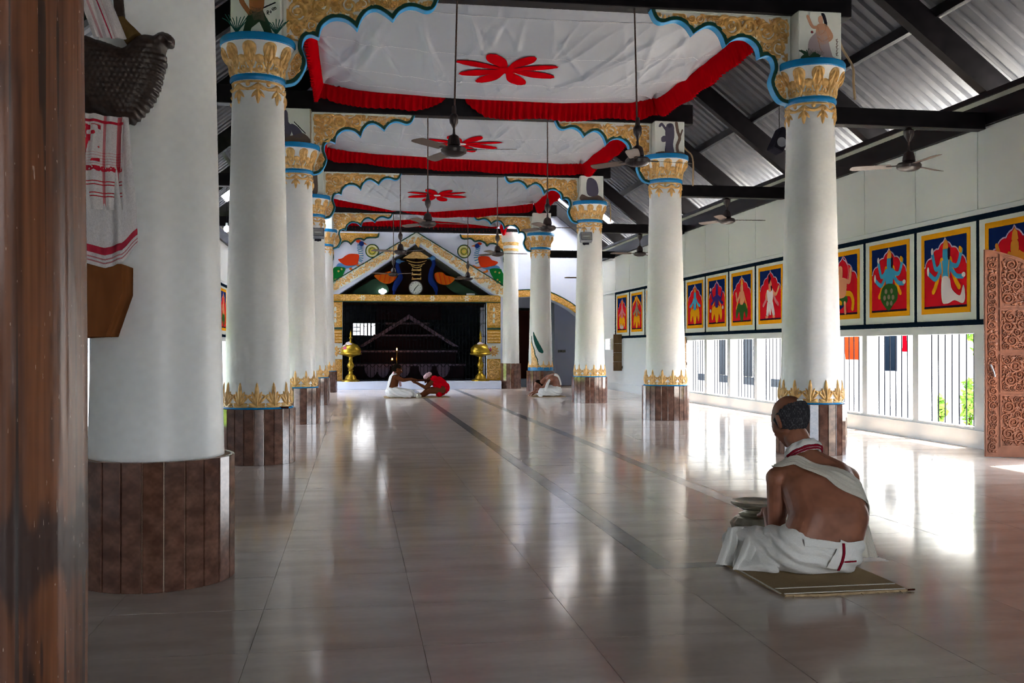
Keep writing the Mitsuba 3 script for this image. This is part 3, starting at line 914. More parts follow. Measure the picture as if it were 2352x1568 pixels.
# ---------------------------------------------------------------- white canopies with red frills
def canopy(i, label, prof, y0, y1, xa, xb, sag, frill, flower=True, seed=0, near=None):
    """prof: [(x, z)] of the far edge; near: the same for the near edge"""
    k = thing('ceiling_canopy', label, 'canopy', None)
    px, pz = np.array(prof).T
    nx, nz = np.array(near if near else [(xa, 4.70), (xb, 4.70)]).T
    rnd = np.random.default_rng(seed)
    cre = [(rnd.uniform(xa, xb), rnd.uniform(-0.5, 0.5), rnd.uniform(0.010, 0.026), rnd.uniform(0.022, 0.05)) for _ in range(40)]
    def Z(x, y):
        t = np.clip((y - y0) / (y1 - y0), 0, 1)
        u = np.clip((x - xa) / (xb - xa), 0, 1)
        e = np.interp(x, nx, nz) * (1 - t) + np.interp(x, px, pz) * t
        z = e - sag * 4 * t * (1 - t) * (0.45 + 0.55 * 4 * u * (1 - u))
        z = z - 0.035 * np.abs(np.sin(PI * t * 4)) * 0.6
        fr = np.hypot(x - (xa + xb) / 2 + 0.12, y - (y0 + y1) / 2 - 0.05)
        calm = np.clip((fr - 0.62) / 0.25, 0, 1) if flower else 1.0
        for cx, sl, h, w in cre:
            dd = (x - cx - sl * (y - (y0 + y1) / 2))
            z = z - h * np.exp(-(dd / w) ** 2) * (0.5 + 0.5 * np.cos(2 * PI * (t - 0.5))) * calm
        # pull folds towards the far corners
        for cxn in (xa, xb):
            d = np.hypot(x - cxn, y - y1)
            a = np.arctan2(y1 - y + 1e-6, np.abs(x - cxn) + 1e-6)
            z = z - 0.035 * np.sin(a * 17) * np.exp(-(d / 0.9) ** 2) * np.clip(d / 0.2, 0, 1)
        return z
    us, vs = np.linspace(xa, xb, 300), np.linspace(y0, y1, 110)
    part(k, 'cloth', grid(lambda x, y: np.stack([x, y, Z(x, y)], 1), us, vs), 'canopy_cloth', smooth=True)
    # stitched seams
    for q in (0.16, 0.40, 0.66, 0.86):
        yy = y0 + (y1 - y0) * q
        s = np.linspace(xa, xb, 80)
        w = 0.006
        part(k, 'seam', grid(lambda a, b: np.stack([a, yy + b, Z(a, np.full_like(a, yy)) - 0.005], 1), s, np.array([-w, w])), 'canopy_seam', smooth=True)
    # frills
    def ruffle(pts, hs, sd, out, tilt=0.0):
        """pts: dense polyline of the top edge, hs: drop at each point, out: unit normal in plan"""
        p = np.array(pts)
        r = np.random.default_rng(sd)
        L = np.concatenate([[0], np.cumsum(np.linalg.norm(np.diff(p, axis=0), axis=1))])
        ph = 2 * PI * L / 0.085 + 2.2 * np.sin(L * 5.1 + sd) + 1.3 * np.sin(L * 11.3)
        rows = []
        for t in np.linspace(0, 1, 6):
            amp = 0.006 + 0.020 * t
            off = amp * np.sin(ph + 0.6 * t)
            drop = hs * t + 0.016 * t * np.sin(L * 6.3 + sd) * (hs / 0.25)
            rows.append(p + np.outer(off + tilt * t, out) - np.outer(drop, [0, 0, 1]))
        v = np.stack(rows, 1)
        n, mm = v.shape[:2]
        a, b = np.meshgrid(np.arange(n - 1), np.arange(mm - 1), indexing='ij')
        A = (a * mm + b).ravel()
        f = np.vstack([np.stack([A, A + mm, A + mm + 1], 1), np.stack([A, A + mm + 1, A + 1], 1)])
        return trimesh.Trimesh(v.reshape(-1, 3), f, process=False)
    for (fa, fb, ta, tb, hh) in frill:
        x = np.arange(fa, fb, 0.014)
        h = hh * np.clip(np.minimum((x - fa) / max(ta, 1e-3), (fb - x) / max(tb, 1e-3)), 0.0, 1) ** 0.6
        part(k, 'frill', ruffle(np.stack([x, np.full_like(x, y1), Z(x, np.full_like(x, y1 - 0.01)) + 0.008], 1), h, seed + 1, np.array([0, 1.0, 0])), 'red_cloth', smooth=True, label='gathered red frill')
    for xx, sgn in ((xa, -1), (xb, 1)):
        y = np.arange(y0, y1, 0.014)
        part(k, 'frill', ruffle(np.stack([np.full_like(y, xx), y, Z(np.full_like(y, xx), y) + 0.008], 1), np.full_like(y, 0.25), seed + 3, np.array([sgn, 0, 0]), 0.10), 'red_cloth', smooth=True, label='gathered red frill')
    if flower:
        cx, cy = (xa + xb) / 2 - 0.12, (y0 + y1) / 2 + 0.05
        for q in range(8):
            a = PI / 8 + q * PI / 4 + rnd.uniform(-0.06, 0.06)
            L = 0.62 * rnd.uniform(0.92, 1.08)
            t = np.linspace(0, 1, 40)
            def petal(tt, ww):
                w = ww * (0.030 + 0.080 * np.sin(PI * np.clip(tt, 0, 1) ** 1.35) ** 0.9)
                w = np.where(tt > 0.97, w * 0.25, w)
                x = cx + (0.05 + L * tt) * math.cos(a) - w * math.sin(a)
                y = cy + (0.05 + L * tt) * math.sin(a) + w * math.cos(a)
                return np.stack([x, y, Z(x, y) - 0.012], 1)
            part(k, 'petal', grid(petal, t, np.linspace(-1, 1, 13)), 'red_applique', smooth=True, label='red applique petal' if q == 0 else None)
        def disc(r, a):
            x, y = cx + r * np.cos(a), cy + r * np.sin(a)
            return np.stack([x, y, Z(x, y) - 0.016], 1)
        part(k, 'flower_centre', grid(disc, np.linspace(0.001, 0.12 if i == 1 else 0.075, 4), np.linspace(0, 2 * PI, 25)), 'red_applique' if i == 1 else 'canopy_seam', smooth=True)
    return k


canopy(1, 'white cloth canopy with red flower nearest the camera, under the top of the picture', [(-0.43, 4.76), (0.3, 4.67), (1.13, 4.62), (1.6, 4.61), (2.95, 4.60), (4.0, 4.67), (4.32, 4.73)],
       9.98, 14.52, -0.43, 4.32, 0.20, [(-0.53, 1.28, 0.001, 0.5, 0.24), (1.55, 4.42, 0.3, 0.001, 0.26)], seed=3)
canopy(2, 'second white cloth canopy from the camera, behind the big ceiling fan', [(-0.50, 4.80), (0.4, 4.70), (1.5, 4.65), (3.0, 4.62), (4.30, 4.63)],
       14.9, 19.32, -0.50, 4.30, 0.16, [(-0.60, 4.40, 0.001, 0.001, 0.235)], seed=5)
canopy(3, 'third white cloth canopy from the camera, sagging over a thin red frill', [(-0.55, 4.66), (0.2, 4.52), (0.9, 4.37), (1.9, 4.36), (3.0, 4.46), (4.35, 4.64)],
       19.7, 24.82, -0.55, 4.35, 0.12, [(-0.55, 1.0, 0.01, 1.2, 0.17), (1.1, 4.35, 1.6, 0.01, 0.20)], seed=7)
canopy(4, 'small far canopy with a bowed red frill above the shrine front', [(-0.4, 4.28), (0.6, 4.34), (1.5, 4.40), (2.6, 4.34), (3.75, 4.26)],
       25.2, 26.62, -0.4, 3.75, 0.03, [(-0.4, 3.75, 0.6, 0.6, 0.22)], flower=False, seed=9, near=[(-0.4, 4.55), (3.75, 4.55)])

# ---------------------------------------------------------------- ceiling fans
P_FROD = {}
def fan(x, y, z, ztop, label, ang, R=0.6, lean=0.0):
    k = thing('ceiling_fan', label, 'ceiling fan', 'ceiling fans')
    del labels[k]['group']
    a = T().translate([x, y, z])
    part(k, 'rod', tube([(x + lean, y, ztop), (x + lean * 0.5, y, (z + ztop) / 2 + 0.1), (x, y, z + 0.12)], 0.0085, 8), 'fan_brown', smooth=40)
    if ztop - z > 0.8:   # the shackle high above the motor
        part(k, 'shackle', lathe([(0, 0.42), (0.02, 0.42), (0.024, 0.345), (0.034, 0.335), (0.044, 0.31), (0.040, 0.26), (0.018, 0.22), (0.010, 0.20), (0, 0.20)], 20), 'fan_dark', smooth=30, tw=a)
    else:
        part(k, 'canopy_cup', lathe([(0, 0), (0.02, 0), (0.055, -0.03), (0.05, -0.08), (0.015, -0.14), (0, -0.14)], 24), 'fan_dark', smooth=30, tw=T().translate([x, y, ztop]))
    part(k, 'motor', lathe([(0, 0.20), (0.010, 0.20), (0.014, 0.15), (0.045, 0.13), (0.060, 0.085), (0.064, 0.045), (0.05, 0.03), (0.105, 0.022), (0.125, 0.0), (0.12, -0.03), (0.09, -0.05), (0.04, -0.062), (0, -0.064)], 32), 'fan_dark', smooth=30, tw=a)
    out = SP([(0.17, -0.045), (0.2, -0.06), (R - 0.08, -0.062), (R - 0.01, -0.045), (R, -0.01), (R - 0.03, 0.05), (R - 0.1, 0.062), (0.22, 0.05), (0.17, 0.03)], 4)
    bl = extr(out, 0.004)
    bl.apply_translation((0, 0, -0.002))
    bl.apply_transform(trimesh.transformations.rotation_matrix(0.19, [1, 0, 0]))
    arm = box(0.1, 0.22, -0.018, 0.018, -0.005, 0.003)
    b, ar = mikit.ply(bl, 'fan_blade'), mikit.ply(arm, 'fan_dark')
    for q in range(3):
        kk = part(k, 'blade', b, tw=a.rotate([0, 0, 1], ang + 120 * q))
        part(kk, 'bracket', ar, tw=a.rotate([0, 0, 1], ang + 120 * q))
    return k
ZT = ZB - 0.002
fan(0.937, 9.75, 2.95, ZT, 'big brown ceiling fan on a long rod at the upper middle of the hall', -12, 0.60, 0.03)
fan(2.75, 9.75, 2.90, ZT, 'ceiling fan whose blade crosses the second right-hand column capital', 8, 0.58, -0.03)
fan(5.622, 9.75, 2.93, 3.312, 'dark ceiling fan in the right aisle nearest the camera', 28, 0.58)
fan(5.53, 14.7, 2.98, 3.312, 'ceiling fan in the right aisle between the two big columns', -5, 0.58)
fan(5.543, 19.5, 2.92, 3.312, 'small fan in the right aisle over the far pictures', 175, 0.58)
fan(1.037, 14.7, 2.85, ZT, 'ceiling fan below the second beam in front of the sagging canopy', 5, 0.58)
fan(2.786, 14.7, 2.82, ZT, 'ceiling fan below the second beam to the left of the floodlit column', 0, 0.58)
fan(0.856, 19.5, 2.89, ZT - 0.02, 'far ceiling fan hanging in front of the left slope of the shrine gable', 80, 0.58)
fan(2.716, 19.5, 2.88, ZT - 0.02, 'far ceiling fan hanging in front of the right peacock', 0, 0.58)
fan(2.747, 25, 2.78, ZT - 0.06, 'farthest ceiling fan in front of the right slope of the shrine gable', 0, 0.55)
fan(0.929, 25, 2.86, ZT - 0.06, 'farthest ceiling fan near the peak of the shrine gable', 85, 0.55)
fan(5.758, 25, 2.82, 3.312, 'thin-bladed fan in the right aisle at the far wall', 175, 0.58)

#@@ALTAR
# ---------------------------------------------------------------- far wall with the shrine opening and the side arch
YG = 27.0
main_open = sbox(-0.31, 0.0, 3.47, 2.27)
gable_in = [(-0.539, 2.488), (1.630, 3.848), (3.960, 2.432)]
tri = Polygon([(-0.42, 2.46), (gable_in[1][0], gable_in[1][1]), (3.68, 2.46)])
arch_line = [(4.12, 2.40), (4.5, 2.43), (4.95, 2.43), (5.3, 2.33), (5.8, 2.06), (6.2, 1.7), (6.45, 1.2)]
arch = Polygon(list(smooth_poly(arch_line, 5, False)) + [(6.45, 0), (4.12, 0)])
outer = Polygon([(WL, 0), (WR, 0), (WR, 3.92), (CX, 7.5), (WL, 3.92)])
wf = struct('wall_far')
put(wf, wall_xz(extr(outer.difference(unary_union([main_open, tri, arch])), 0.5), YG + 0.5), 'far_wall_paint')
# gable band, frieze, pilasters: gold scroll on white
def gold_panel(parent, name, poly, seed, rs, base='mount_white', d=0.010, th=0.03, Y=YG, lab=None, scr='gold_paint'):
    kk = part(parent, name, wall_xz(extr(poly, th), Y), base, label=lab)
    part(kk, 'scrollwork', wall_xz(scrollwork(poly.buffer(-0.012), seed, rs=rs, d=d, tries=260, leaf=True), Y - th), scr, smooth=35, stuff=True)
    return kk
sh = thing('gabled_shrine', 'gold and white gabled shrine front with peacocks at the far end of the hall', 'shrine')
gb_o = [(-0.706, 2.691), (1.606, 4.112), (4.136, 2.596)]
lb = Polygon([gb_o[0], gb_o[1], (gable_in[1][0], gable_in[1][1]), (-0.60, 2.47), (-0.70, 2.47)])
rb = Polygon([gb_o[1], gb_o[2], (4.0, 2.36), (3.68, 2.50), (gable_in[1][0], gable_in[1][1])])
RSM = (0.085, 0.07, 0.055, 0.042, 0.032, 0.024)
gold_panel(sh, 'gable_band', lb.buffer(0), 51, RSM)
gold_panel(sh, 'gable_band', rb.buffer(0), 52, RSM)
for a, b in ((gb_o[0], gb_o[1]), (gb_o[1], gb_o[2])):
    part(sh, 'gable_edging', wall_xz(extr(LineString([a, b]).buffer(0.013, cap_style=2), 0.05), YG), 'green_edge')
part(sh, 'apex_diamond', wall_xz(extr(Polygon([(1.64, 3.98), (1.72, 3.85), (1.66, 3.70), (1.56, 3.84)]), 0.05), YG), 'gold_paint')
gold_panel(sh, 'frieze', sbox(-0.67, 2.285, 3.84, 2.46), 53, (0.06, 0.05, 0.04, 0.03, 0.022), base='ochre_paint')
for q in range(9):
    cx = -0.25 + q * 0.455
    part(sh, 'frieze_rosette', wall_xz(cat([lobe(cx + 0.05 * math.cos(a), 2.372 + 0.05 * math.sin(a), 0.07, 0.02, a - PI / 2, 0.012) for a in np.arange(0, 2 * PI, PI / 3)]), YG - 0.032), 'mount_white' if q % 2 else 'gold_paint', smooth=True)
part(sh, 'frieze_edging', wall_xz(extr(sbox(-0.67, 2.262, 3.84, 2.282), 0.045), YG), 'green_edge')
for n_, (xa, xb) in enumerate(((-0.67, -0.32), (3.48, 3.84))):
    gold_panel(sh, 'pilaster_panel', sbox(xa, 1.60, xb, 2.262), 60 + n_, (0.09, 0.07, 0.05, 0.04, 0.03), base='ochre_paint')
    part(sh, 'pilaster_drop', wall_xz(cat([lobe((xa + xb) / 2, z, 0.13, 0.032, 0, 0.012) for z in (2.08, 1.92, 1.78)]), YG - 0.036), 'mount_white', smooth=True)
    part(sh, 'pilaster_band', wall_xz(extr(sbox(xa, 1.545, xb, 1.60), 0.05), YG), 'green_edge')
    part(sh, 'pilaster_panel', wall_xz(extr(sbox(xa, 1.19, xb, 1.545), 0.03), YG), 'ochre_paint')
    for z in (1.24, 1.32, 1.40, 1.48):
        part(sh, 'pilaster_reed', wall_xz(extr(sbox(xa + 0.01, z - 0.022, xb - 0.01, z + 0.022), 0.018), YG - 0.03), 'gold_paint')
    part(sh, 'medallion_panel', wall_xz(extr(sbox(xa, 0.78, xb, 1.18), 0.03), YG), 'mount_white')
    part(sh, 'pilaster_medallion', wall_xz(cat([lobe((xa + xb) / 2 + 0.075 * math.cos(a), 0.98 + 0.085 * math.sin(a), 0.13, 0.032, a - PI / 2, 0.014) for a in np.arange(0, 2 * PI, PI / 5)]), YG - 0.03), 'gold_paint', smooth=True)
    gold_panel(sh, 'pilaster_panel', sbox(xa, 0.205, xb, 0.77), 70 + n_, (0.09, 0.07, 0.05, 0.04, 0.03), base='ochre_paint')
# corner brackets on the gable wall
for n_, pts in enumerate(([(0.620, 4.053), (0.588, 3.961), (0.445, 3.946), (0.315, 3.937), (0.238, 3.877)], [(2.764, 4.057), (2.804, 3.971), (2.911, 3.950), (3.044, 3.962), (3.151, 3.884)])):
    segs = [pts] + ([[(0.238, 3.877), (0.160, 3.915), (0.044, 3.900), (-0.046, 3.827), (-0.097, 3.763)], [(-0.097, 3.763), (-0.162, 3.825), (-0.265, 3.843), (-0.355, 3.783), (-0.419, 3.684)],
                     [(-0.419, 3.684), (-0.521, 3.663), (-0.566, 3.571), (-0.553, 3.415), (-0.598, 3.311), (-0.713, 3.257)]] if n_ == 0 else
                    [[(3.151, 3.884), (3.271, 3.912), (3.405, 3.868), (3.479, 3.776)], [(3.479, 3.776), (3.566, 3.837), (3.714, 3.826), (3.781, 3.727)],
                     [(3.781, 3.727), (3.889, 3.662), (3.943, 3.556), (3.922, 3.436), (3.956, 3.316), (4.111, 3.251)]])
    ln = np.vstack([smooth_poly(s_, 4, False) for s_ in segs])
    corner = [(-0.714, 4.050), (-0.72, 4.06)] if n_ == 0 else [(4.125, 3.252), (4.125, 4.077)]
    pl = Polygon(list(ln) + [tuple(corner[0]), (corner[0][0], 4.06)]).buffer(0) if n_ == 0 else Polygon(list(ln) + [tuple(corner[0]), (corner[0][0], 4.07)]).buffer(0)
    if pl.geom_type != 'Polygon':
        pl = max(pl.geoms, key=lambda g: g.area)
    kk = part(sh, 'corner_bracket', wall_xz(extr(pl, 0.03), YG), 'ochre_paint')
    part(kk, 'scrollwork', wall_xz(scrollwork(pl.buffer(-0.02), 80 + n_, rs=RSM, d=0.012), YG - 0.03), 'gold_paint', smooth=35, stuff=True)
    part(kk, 'green_edging', wall_xz(extr(LineString(ln).buffer(0.018, 4), 0.05), YG), 'green_edge')
# medallions
mat('lemon_paint', '#c9bd4e', 0.5, 0.3)
mat('orange_red', '#c43a1e', 0.55, 0.3)
mat('leaf_green', '#15662e', 0.55, 0.3)
mat('sky_blue', '#4f7fae', 0.55, 0.3)
mat('navy_paint', '#1d2f70', 0.55, 0.3)
mat('orange_paint', '#c8631c', 0.55, 0.3)
for c in ((0.452, 3.599), (2.864, 3.621)):
    kk = part(sh, 'medallion', wall_xz(extr(Point(c).buffer(0.178, 16), 0.012), YG), 'lemon_paint')
    for r0, r1, mm in ((0.158, 0.182, 'green_edge'), (0.118, 0.142, 'mount_white'), (0.072, 0.086, 'green_edge')):
        part(kk, 'ring', wall_xz(extr(Point(c).buffer(r1, 16).difference(Point(c).buffer(r0, 16)), 0.022), YG), mm)
    part(kk, 'boss', wall_xz(extr(Point(c).buffer(0.025, 8), 0.03), YG), 'gold_paint')
# relief peacocks on the white gable wall
def peacock(body, belly, tail, neck, head, comb, beak, legs, s):
    kk = part(sh, 'peacock', wall_xz(extr(SP(body), 0.035), YG), 'orange_red', label='relief peacock with red body, blue neck and green tail')
    part(kk, 'belly', wall_xz(extr(SP(belly), 0.028), YG), 'sky_blue')
    tp = SP(tail)
    part(kk, 'tail', wall_xz(extr(tp, 0.03), YG), 'leaf_green')
    r = random.Random(s)
    eyes = []
    x0, z0, x1, z1 = tp.bounds
    for _ in range(60):
        p = Point(r.uniform(x0, x1), r.uniform(z0, z1))
        if tp.buffer(-0.05).contains(p) and all(p.distance(e) > 0.085 for e in eyes):
            eyes.append(p)
    for e in eyes[:9]:
        part(kk, 'tail_eye', wall_xz(extr(e.buffer(0.024, 4).difference(e.buffer(0.012, 4)), 0.036), YG), 'gold_paint')
    nl = smooth_poly(neck, 5, False)
    L = len(nl)
    part(kk, 'neck', wall_xz(extr(LineString(nl).buffer(0.05, 4), 0.024), YG), 'mount_white')
    for q in range(1, L - 1, 2):
        t = nl[min(q + 1, L - 1)] - nl[q - 1]
        t /= np.linalg.norm(t)
        n2 = np.array([-t[1], t[0]])
        part(kk, 'neck_stripe', wall_xz(extr(LineString([nl[q] - n2 * 0.05, nl[q] + n2 * 0.05]).buffer(0.014, 3), 0.034), YG), 'sky_blue')
    part(kk, 'head', wall_xz(extr(Point(head).buffer(0.062, 10), 0.036), YG), 'navy_paint')
    part(kk, 'comb', wall_xz(extr(affinity.scale(Point(comb).buffer(0.05, 8), 1.25, 0.75), 0.03), YG), 'orange_red')
    part(kk, 'beak', wall_xz(extr(Polygon(beak), 0.026), YG), 'orange_paint')
    for l in legs:
        part(kk, 'leg', wall_xz(extr(LineString(l).buffer(0.022, 3), 0.026), YG), 'orange_paint')
peacock([(-0.425, 3.365), (-0.329, 3.392), (-0.226, 3.472), (-0.123, 3.513), (0.006, 3.517), (0.103, 3.496), (0.107, 3.398), (0.077, 3.267), (0.006, 3.221), (-0.123, 3.206), (-0.238, 3.211), (-0.341, 3.275)],
        [(-0.469, 3.182), (-0.418, 3.261), (-0.328, 3.262), (-0.174, 3.212), (-0.020, 3.214), (0.103, 3.274), (-0.020, 3.188), (-0.213, 3.133), (-0.354, 3.164)],
        [(-0.495, 3.169), (-0.251, 3.146), (-0.277, 3.028), (-0.354, 2.871), (-0.495, 2.766), (-0.693, 2.738), (-0.702, 2.920), (-0.597, 3.051)],
        [(0.122, 3.320), (0.161, 3.412), (0.150, 3.556), (0.119, 3.673), (0.135, 3.764)], (0.173, 3.785), (0.093, 3.849), [(0.225, 3.825), (0.329, 3.757), (0.225, 3.779)],
        [[(-0.084, 3.187), (-0.122, 3.121), (-0.019, 3.083)], [(0.058, 3.228), (0.135, 3.203), (0.239, 3.269)]], 5)
peacock([(3.251, 3.480), (3.405, 3.502), (3.526, 3.484), (3.606, 3.405), (3.768, 3.347), (3.687, 3.260), (3.553, 3.231), (3.432, 3.197), (3.312, 3.228), (3.251, 3.360)],
        [(3.285, 3.228), (3.432, 3.197), (3.714, 3.260), (3.821, 3.181), (3.553, 3.138), (3.405, 3.163)],
        [(3.553, 3.151), (3.821, 3.175), (3.902, 3.062), (4.078, 2.864), (4.084, 2.704), (3.983, 2.689), (3.768, 2.767), (3.660, 2.900)],
        [(3.238, 3.307), (3.184, 3.466), (3.204, 3.599), (3.238, 3.706), (3.231, 3.772)], (3.211, 3.772), (3.278, 3.833), [(3.164, 3.804), (3.058, 3.763), (3.164, 3.751)],
        [[(3.472, 3.190), (3.486, 3.097), (3.379, 3.070)], [(3.325, 3.215), (3.218, 3.187), (3.111, 3.239)]], 6)

# ---------------------------------------------------------------- platform step
st = thing('platform_step', 'low white platform step in front of the shrine grille', 'step')
put(st, bbox(-0.64, 3.77, 26.3, 26.96, 0.001, 0.20, 0.006), 'far_wall_paint')

# ---------------------------------------------------------------- sanctum behind the opening
mat('sanctum_wall', '#616a74', 0.85, 0.2)
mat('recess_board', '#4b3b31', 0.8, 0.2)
mat('dark_wood', '#22171c', 0.6, 0.3)
mat('mauve_wood', '#6c5f70', 0.7, 0.3)
wsn = struct('wall_sanctum')
YS = 32.0
win = sbox((-0.054, 1.454)[0], (-0.054, 1.454)[1], (0.626, 1.833)[0], (0.626, 1.833)[1])
put(wsn, cat([wall_xz(extr(sbox(-2.2, 0, 5.4, 4.6).difference(win), 0.2), YS + 0.2), box(-2.2, -2.0, 27.5, YS, 0, 4.6), box(5.2, 5.4, 27.5, YS, 0, 4.6), box(-2.2, 5.4, 27.5, YS + 0.2, 4.4, 4.6)]), 'sanctum_wall')
part(wsn, 'floor_slab', box(-0.31, 3.47, 27.0, 27.5, 0.0, 0.2), 'sanctum_wall')
part(wsn, 'floor_slab', box(-2.0, 5.2, 27.5, YS, 0.0, 0.2), 'sanctum_wall')
k = struct('window_sanctum')
bx0, bz0, bx1, bz1 = win.bounds
for q in range(1, 6):
    xx = bx0 + (bx1 - bx0) * q / 6
    part(k, 'bar', box(xx - 0.012, xx + 0.012, YS + 0.05, YS + 0.07, bz0, bz1), 'sanctum_wall')
for q in range(1, 3):
    zz = bz0 + (bz1 - bz0) * q / 3
    part(k, 'crossbar', box(bx0, bx0 + (bx1 - bx0) * 0.35, YS + 0.075, YS + 0.09, zz - 0.01, zz + 0.01), 'sanctum_wall')
# the grille
gr = thing('shrine_grille', 'black metal lattice grille closing the shrine opening', 'grille')
mat('black_iron', '#101215', 0.45, 0.4)
put(gr, cat([box(-0.31, 3.47, 27.10, 27.13, 2.235, 2.27), box(-0.31, 3.47, 27.10, 27.13, 0.2, 0.235), box(-0.31, -0.28, 27.10, 27.13, 0.235, 2.235), box(3.44, 3.47, 27.10, 27.13, 0.235, 2.235)]), 'black_iron')
gbar = mikit.ply(box(-0.0065, 0.0065, 27.108, 27.122, 0.235, 2.235), 'black_iron')
for q in range(40):
    part(gr, 'bar', gbar, tw=T().translate([-0.28 + 3.72 * (q + 0.5) / 40, 0, 0]))
def zig(a):
    xs = np.arange(-0.28, 3.44, 0.093)
    return [(x, a + (0.045 if i % 2 else -0.045)) for i, x in enumerate(xs)]
for zz in (0.6, 0.95, 1.3, 1.65, 2.0):
    part(gr, 'lattice', wall_xz(extr(LineString(zig(zz)).buffer(0.007, cap_style=2), 0.008), 27.108), 'black_iron')
    part(gr, 'rail', box(-0.28, 3.44, 27.122, 27.13, zz + 0.06, zz + 0.072), 'black_iron')
# tiered altar
al = thing('tiered_altar', 'dark tiered wooden altar seen through the shrine grille', 'altar')
for q, (hw, z0, z1, yy) in enumerate(((1.55, 0.2, 0.62, 28.6), (1.35, 0.62, 1.0, 28.9), (0.95, 1.0, 1.45, 29.2), (0.6, 1.45, 1.8, 29.5))):
    part(al, 'tier', bbox(1.5 - hw, 1.5 + hw, yy, 30.9, z0, z1, 0.03), 'dark_wood')
    part(al, 'tier_moulding', bbox(1.5 - hw - 0.03, 1.5 + hw + 0.03, yy - 0.03, yy + 0.06, z1 - 0.06, z1, 0.01), 'mauve_wood')
pw = SP([(-0.16, 0.27), (0.0, 0.30), (0.16, 0.27), (0.17, 0.12), (0.10, -0.02), (0.0, -0.08), (-0.10, -0.02), (-0.17, 0.12)])
for cx in (0.45, 0.78, 1.35, 1.95, 2.45):
    kk = part(al, 'carved_panel', onto(extr(pw, 0.03), (cx, 28.6, 0.32), (1, 0, 0), (0, 0, 1), (0, -1, 0)), 'mauve_wood', label='pale carved panel')
part(al, 'gable_roof', wall_xz(extr(Polygon([(0.1, 1.1), (1.5, 2.0), (2.9, 1.1), (2.75, 1.1), (1.5, 1.88), (0.25, 1.1)]), 0.06), 28.75), 'mauve_wood')
part(al, 'lintel', box(0.6, 2.4, 28.75, 28.85, 1.86, 2.25), 'dark_wood')
# two oil lamps with flames
mat('lamp_brass', '#7c5f28', 0.35, 0.5, metallic=0.8)
for n_, (px_, pz_) in enumerate(((1.144, 1.014), (1.014, 0.752))):
    k = thing('oil_lamp', 'lit oil lamp behind the grille, the %s of the two flames' % ('upper' if n_ == 0 else 'lower'), 'oil lamp')
    a = T().translate([px_, 28.2, 0])
    part(k, 'stand', lathe([(0, 0.2), (0.07, 0.2), (0.06, 0.23), (0.014, 0.26), (0.012, pz_ - 0.06), (0.05, pz_ - 0.04), (0.055, pz_ - 0.02), (0, pz_ - 0.025)], 16), 'lamp_brass', smooth=35, tw=a)
    part(k, 'flame', lathe([(0, pz_ - 0.025), (0.014, pz_ - 0.01), (0.018, pz_ + 0.005), (0.010, pz_ + 0.03), (0, pz_ + 0.05)], 10), 'lamp_brass', smooth=True, tw=a)
    fk = [q for q in scene if q.startswith(k + '__flame')][0]
    scene[fk]['emitter'] = {'type': 'area', 'radiance': {'type': 'rgb', 'value': [2.4, 0.95, 0.18]}}
# the dark recess of the gable with its carved peacocks, clock and gilt tower
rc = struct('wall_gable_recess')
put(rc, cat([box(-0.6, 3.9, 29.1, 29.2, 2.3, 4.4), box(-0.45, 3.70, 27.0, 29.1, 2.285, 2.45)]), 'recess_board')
for (xa, za), (xb, zb), sg in (((-0.43, 2.462), (gable_in[1][0], gable_in[1][1] + 0.005), 1), ((gable_in[1][0], gable_in[1][1] + 0.005), (3.69, 2.462), 1)):
    L_ = math.hypot(xb - xa, zb - za)
    nx_, nz_ = -(zb - za) / L_ * 0.06, (xb - xa) / L_ * 0.06
    part(rc, 'sloping_soffit', onto(extr(Polygon([(xa, za), (xb, zb), (xb + nx_, zb + nz_), (xa + nx_, za + nz_)]), 1.6), (0, 29.1, 0), (1, 0, 0), (0, 0, 1), (0, -1, 0)), 'grey_soffit')

k = thing('wall_clock', 'round pale wall clock in the middle of the shrine gable', 'clock')
c = (1.614, 2.673)
part(k, 'dial', wall_xz(extr(Point(c).buffer(0.165, 24), 0.03), 27.5), 'mount_white')
part(k, 'rim', wall_xz(extr(Point(c).buffer(0.185, 24).difference(Point(c).buffer(0.163, 24)), 0.045), 27.5), 'grey_soffit')
for a, L_, w_ in ((0.75, 0.12, 0.007), (3.7, 0.085, 0.009)):
    part(k, 'hand', wall_xz(extr(LineString([c, (c[0] + L_ * math.sin(a), c[1] + L_ * math.cos(a))]).buffer(w_), 0.008), 27.465), 'dark_paint')
for q in range(12):
    a = q * PI / 6
    part(k, 'hour_mark', wall_xz(extr(Point(c[0] + 0.135 * math.sin(a), c[1] + 0.135 * math.cos(a)).buffer(0.009, 4), 0.004), 27.468), 'dark_paint')
part(k, 'bracket', box(c[0] - 0.03, c[0] + 0.03, 27.48, 29.1, c[1] - 0.03, c[1] + 0.03), 'sanctum_wall')
gt = thing('gilt_tower', 'small gilt tower of tiers standing over the clock', 'ornament')
tx = c[0] + 0.03
part(gt, 'post', lathe([(0, 2.46), (0.04, 2.46), (0.03, 3.55), (0, 3.6)], 10), 'dark_wood', tw=T().translate([tx, 27.65, 0]))
for zz in (2.92, 3.04, 3.16):
    part(gt, 'tier', bbox(tx - 0.13, tx + 0.13, 27.55, 27.75, zz - 0.018, zz + 0.018, 0.01), 'gold_paint')
    for sx in (-0.11, 0.11):
        part(gt, 'finial', lathe([(0, 0), (0.018, 0.02), (0, 0.05)], 8), 'gold_paint', tw=T().translate([tx + sx, 27.56, zz + 0.015]))
for q, (hw, zz) in enumerate(((0.27, 3.42), (0.22, 3.34), (0.15, 3.28))):
    t = np.linspace(-1, 1, 12)
    part(gt, 'crown_rail', tube(np.stack([tx + hw * t, np.full_like(t, 27.55), zz - 0.06 * (1 - t * t)], 1), 0.012, 6), 'gold_paint', smooth=True)
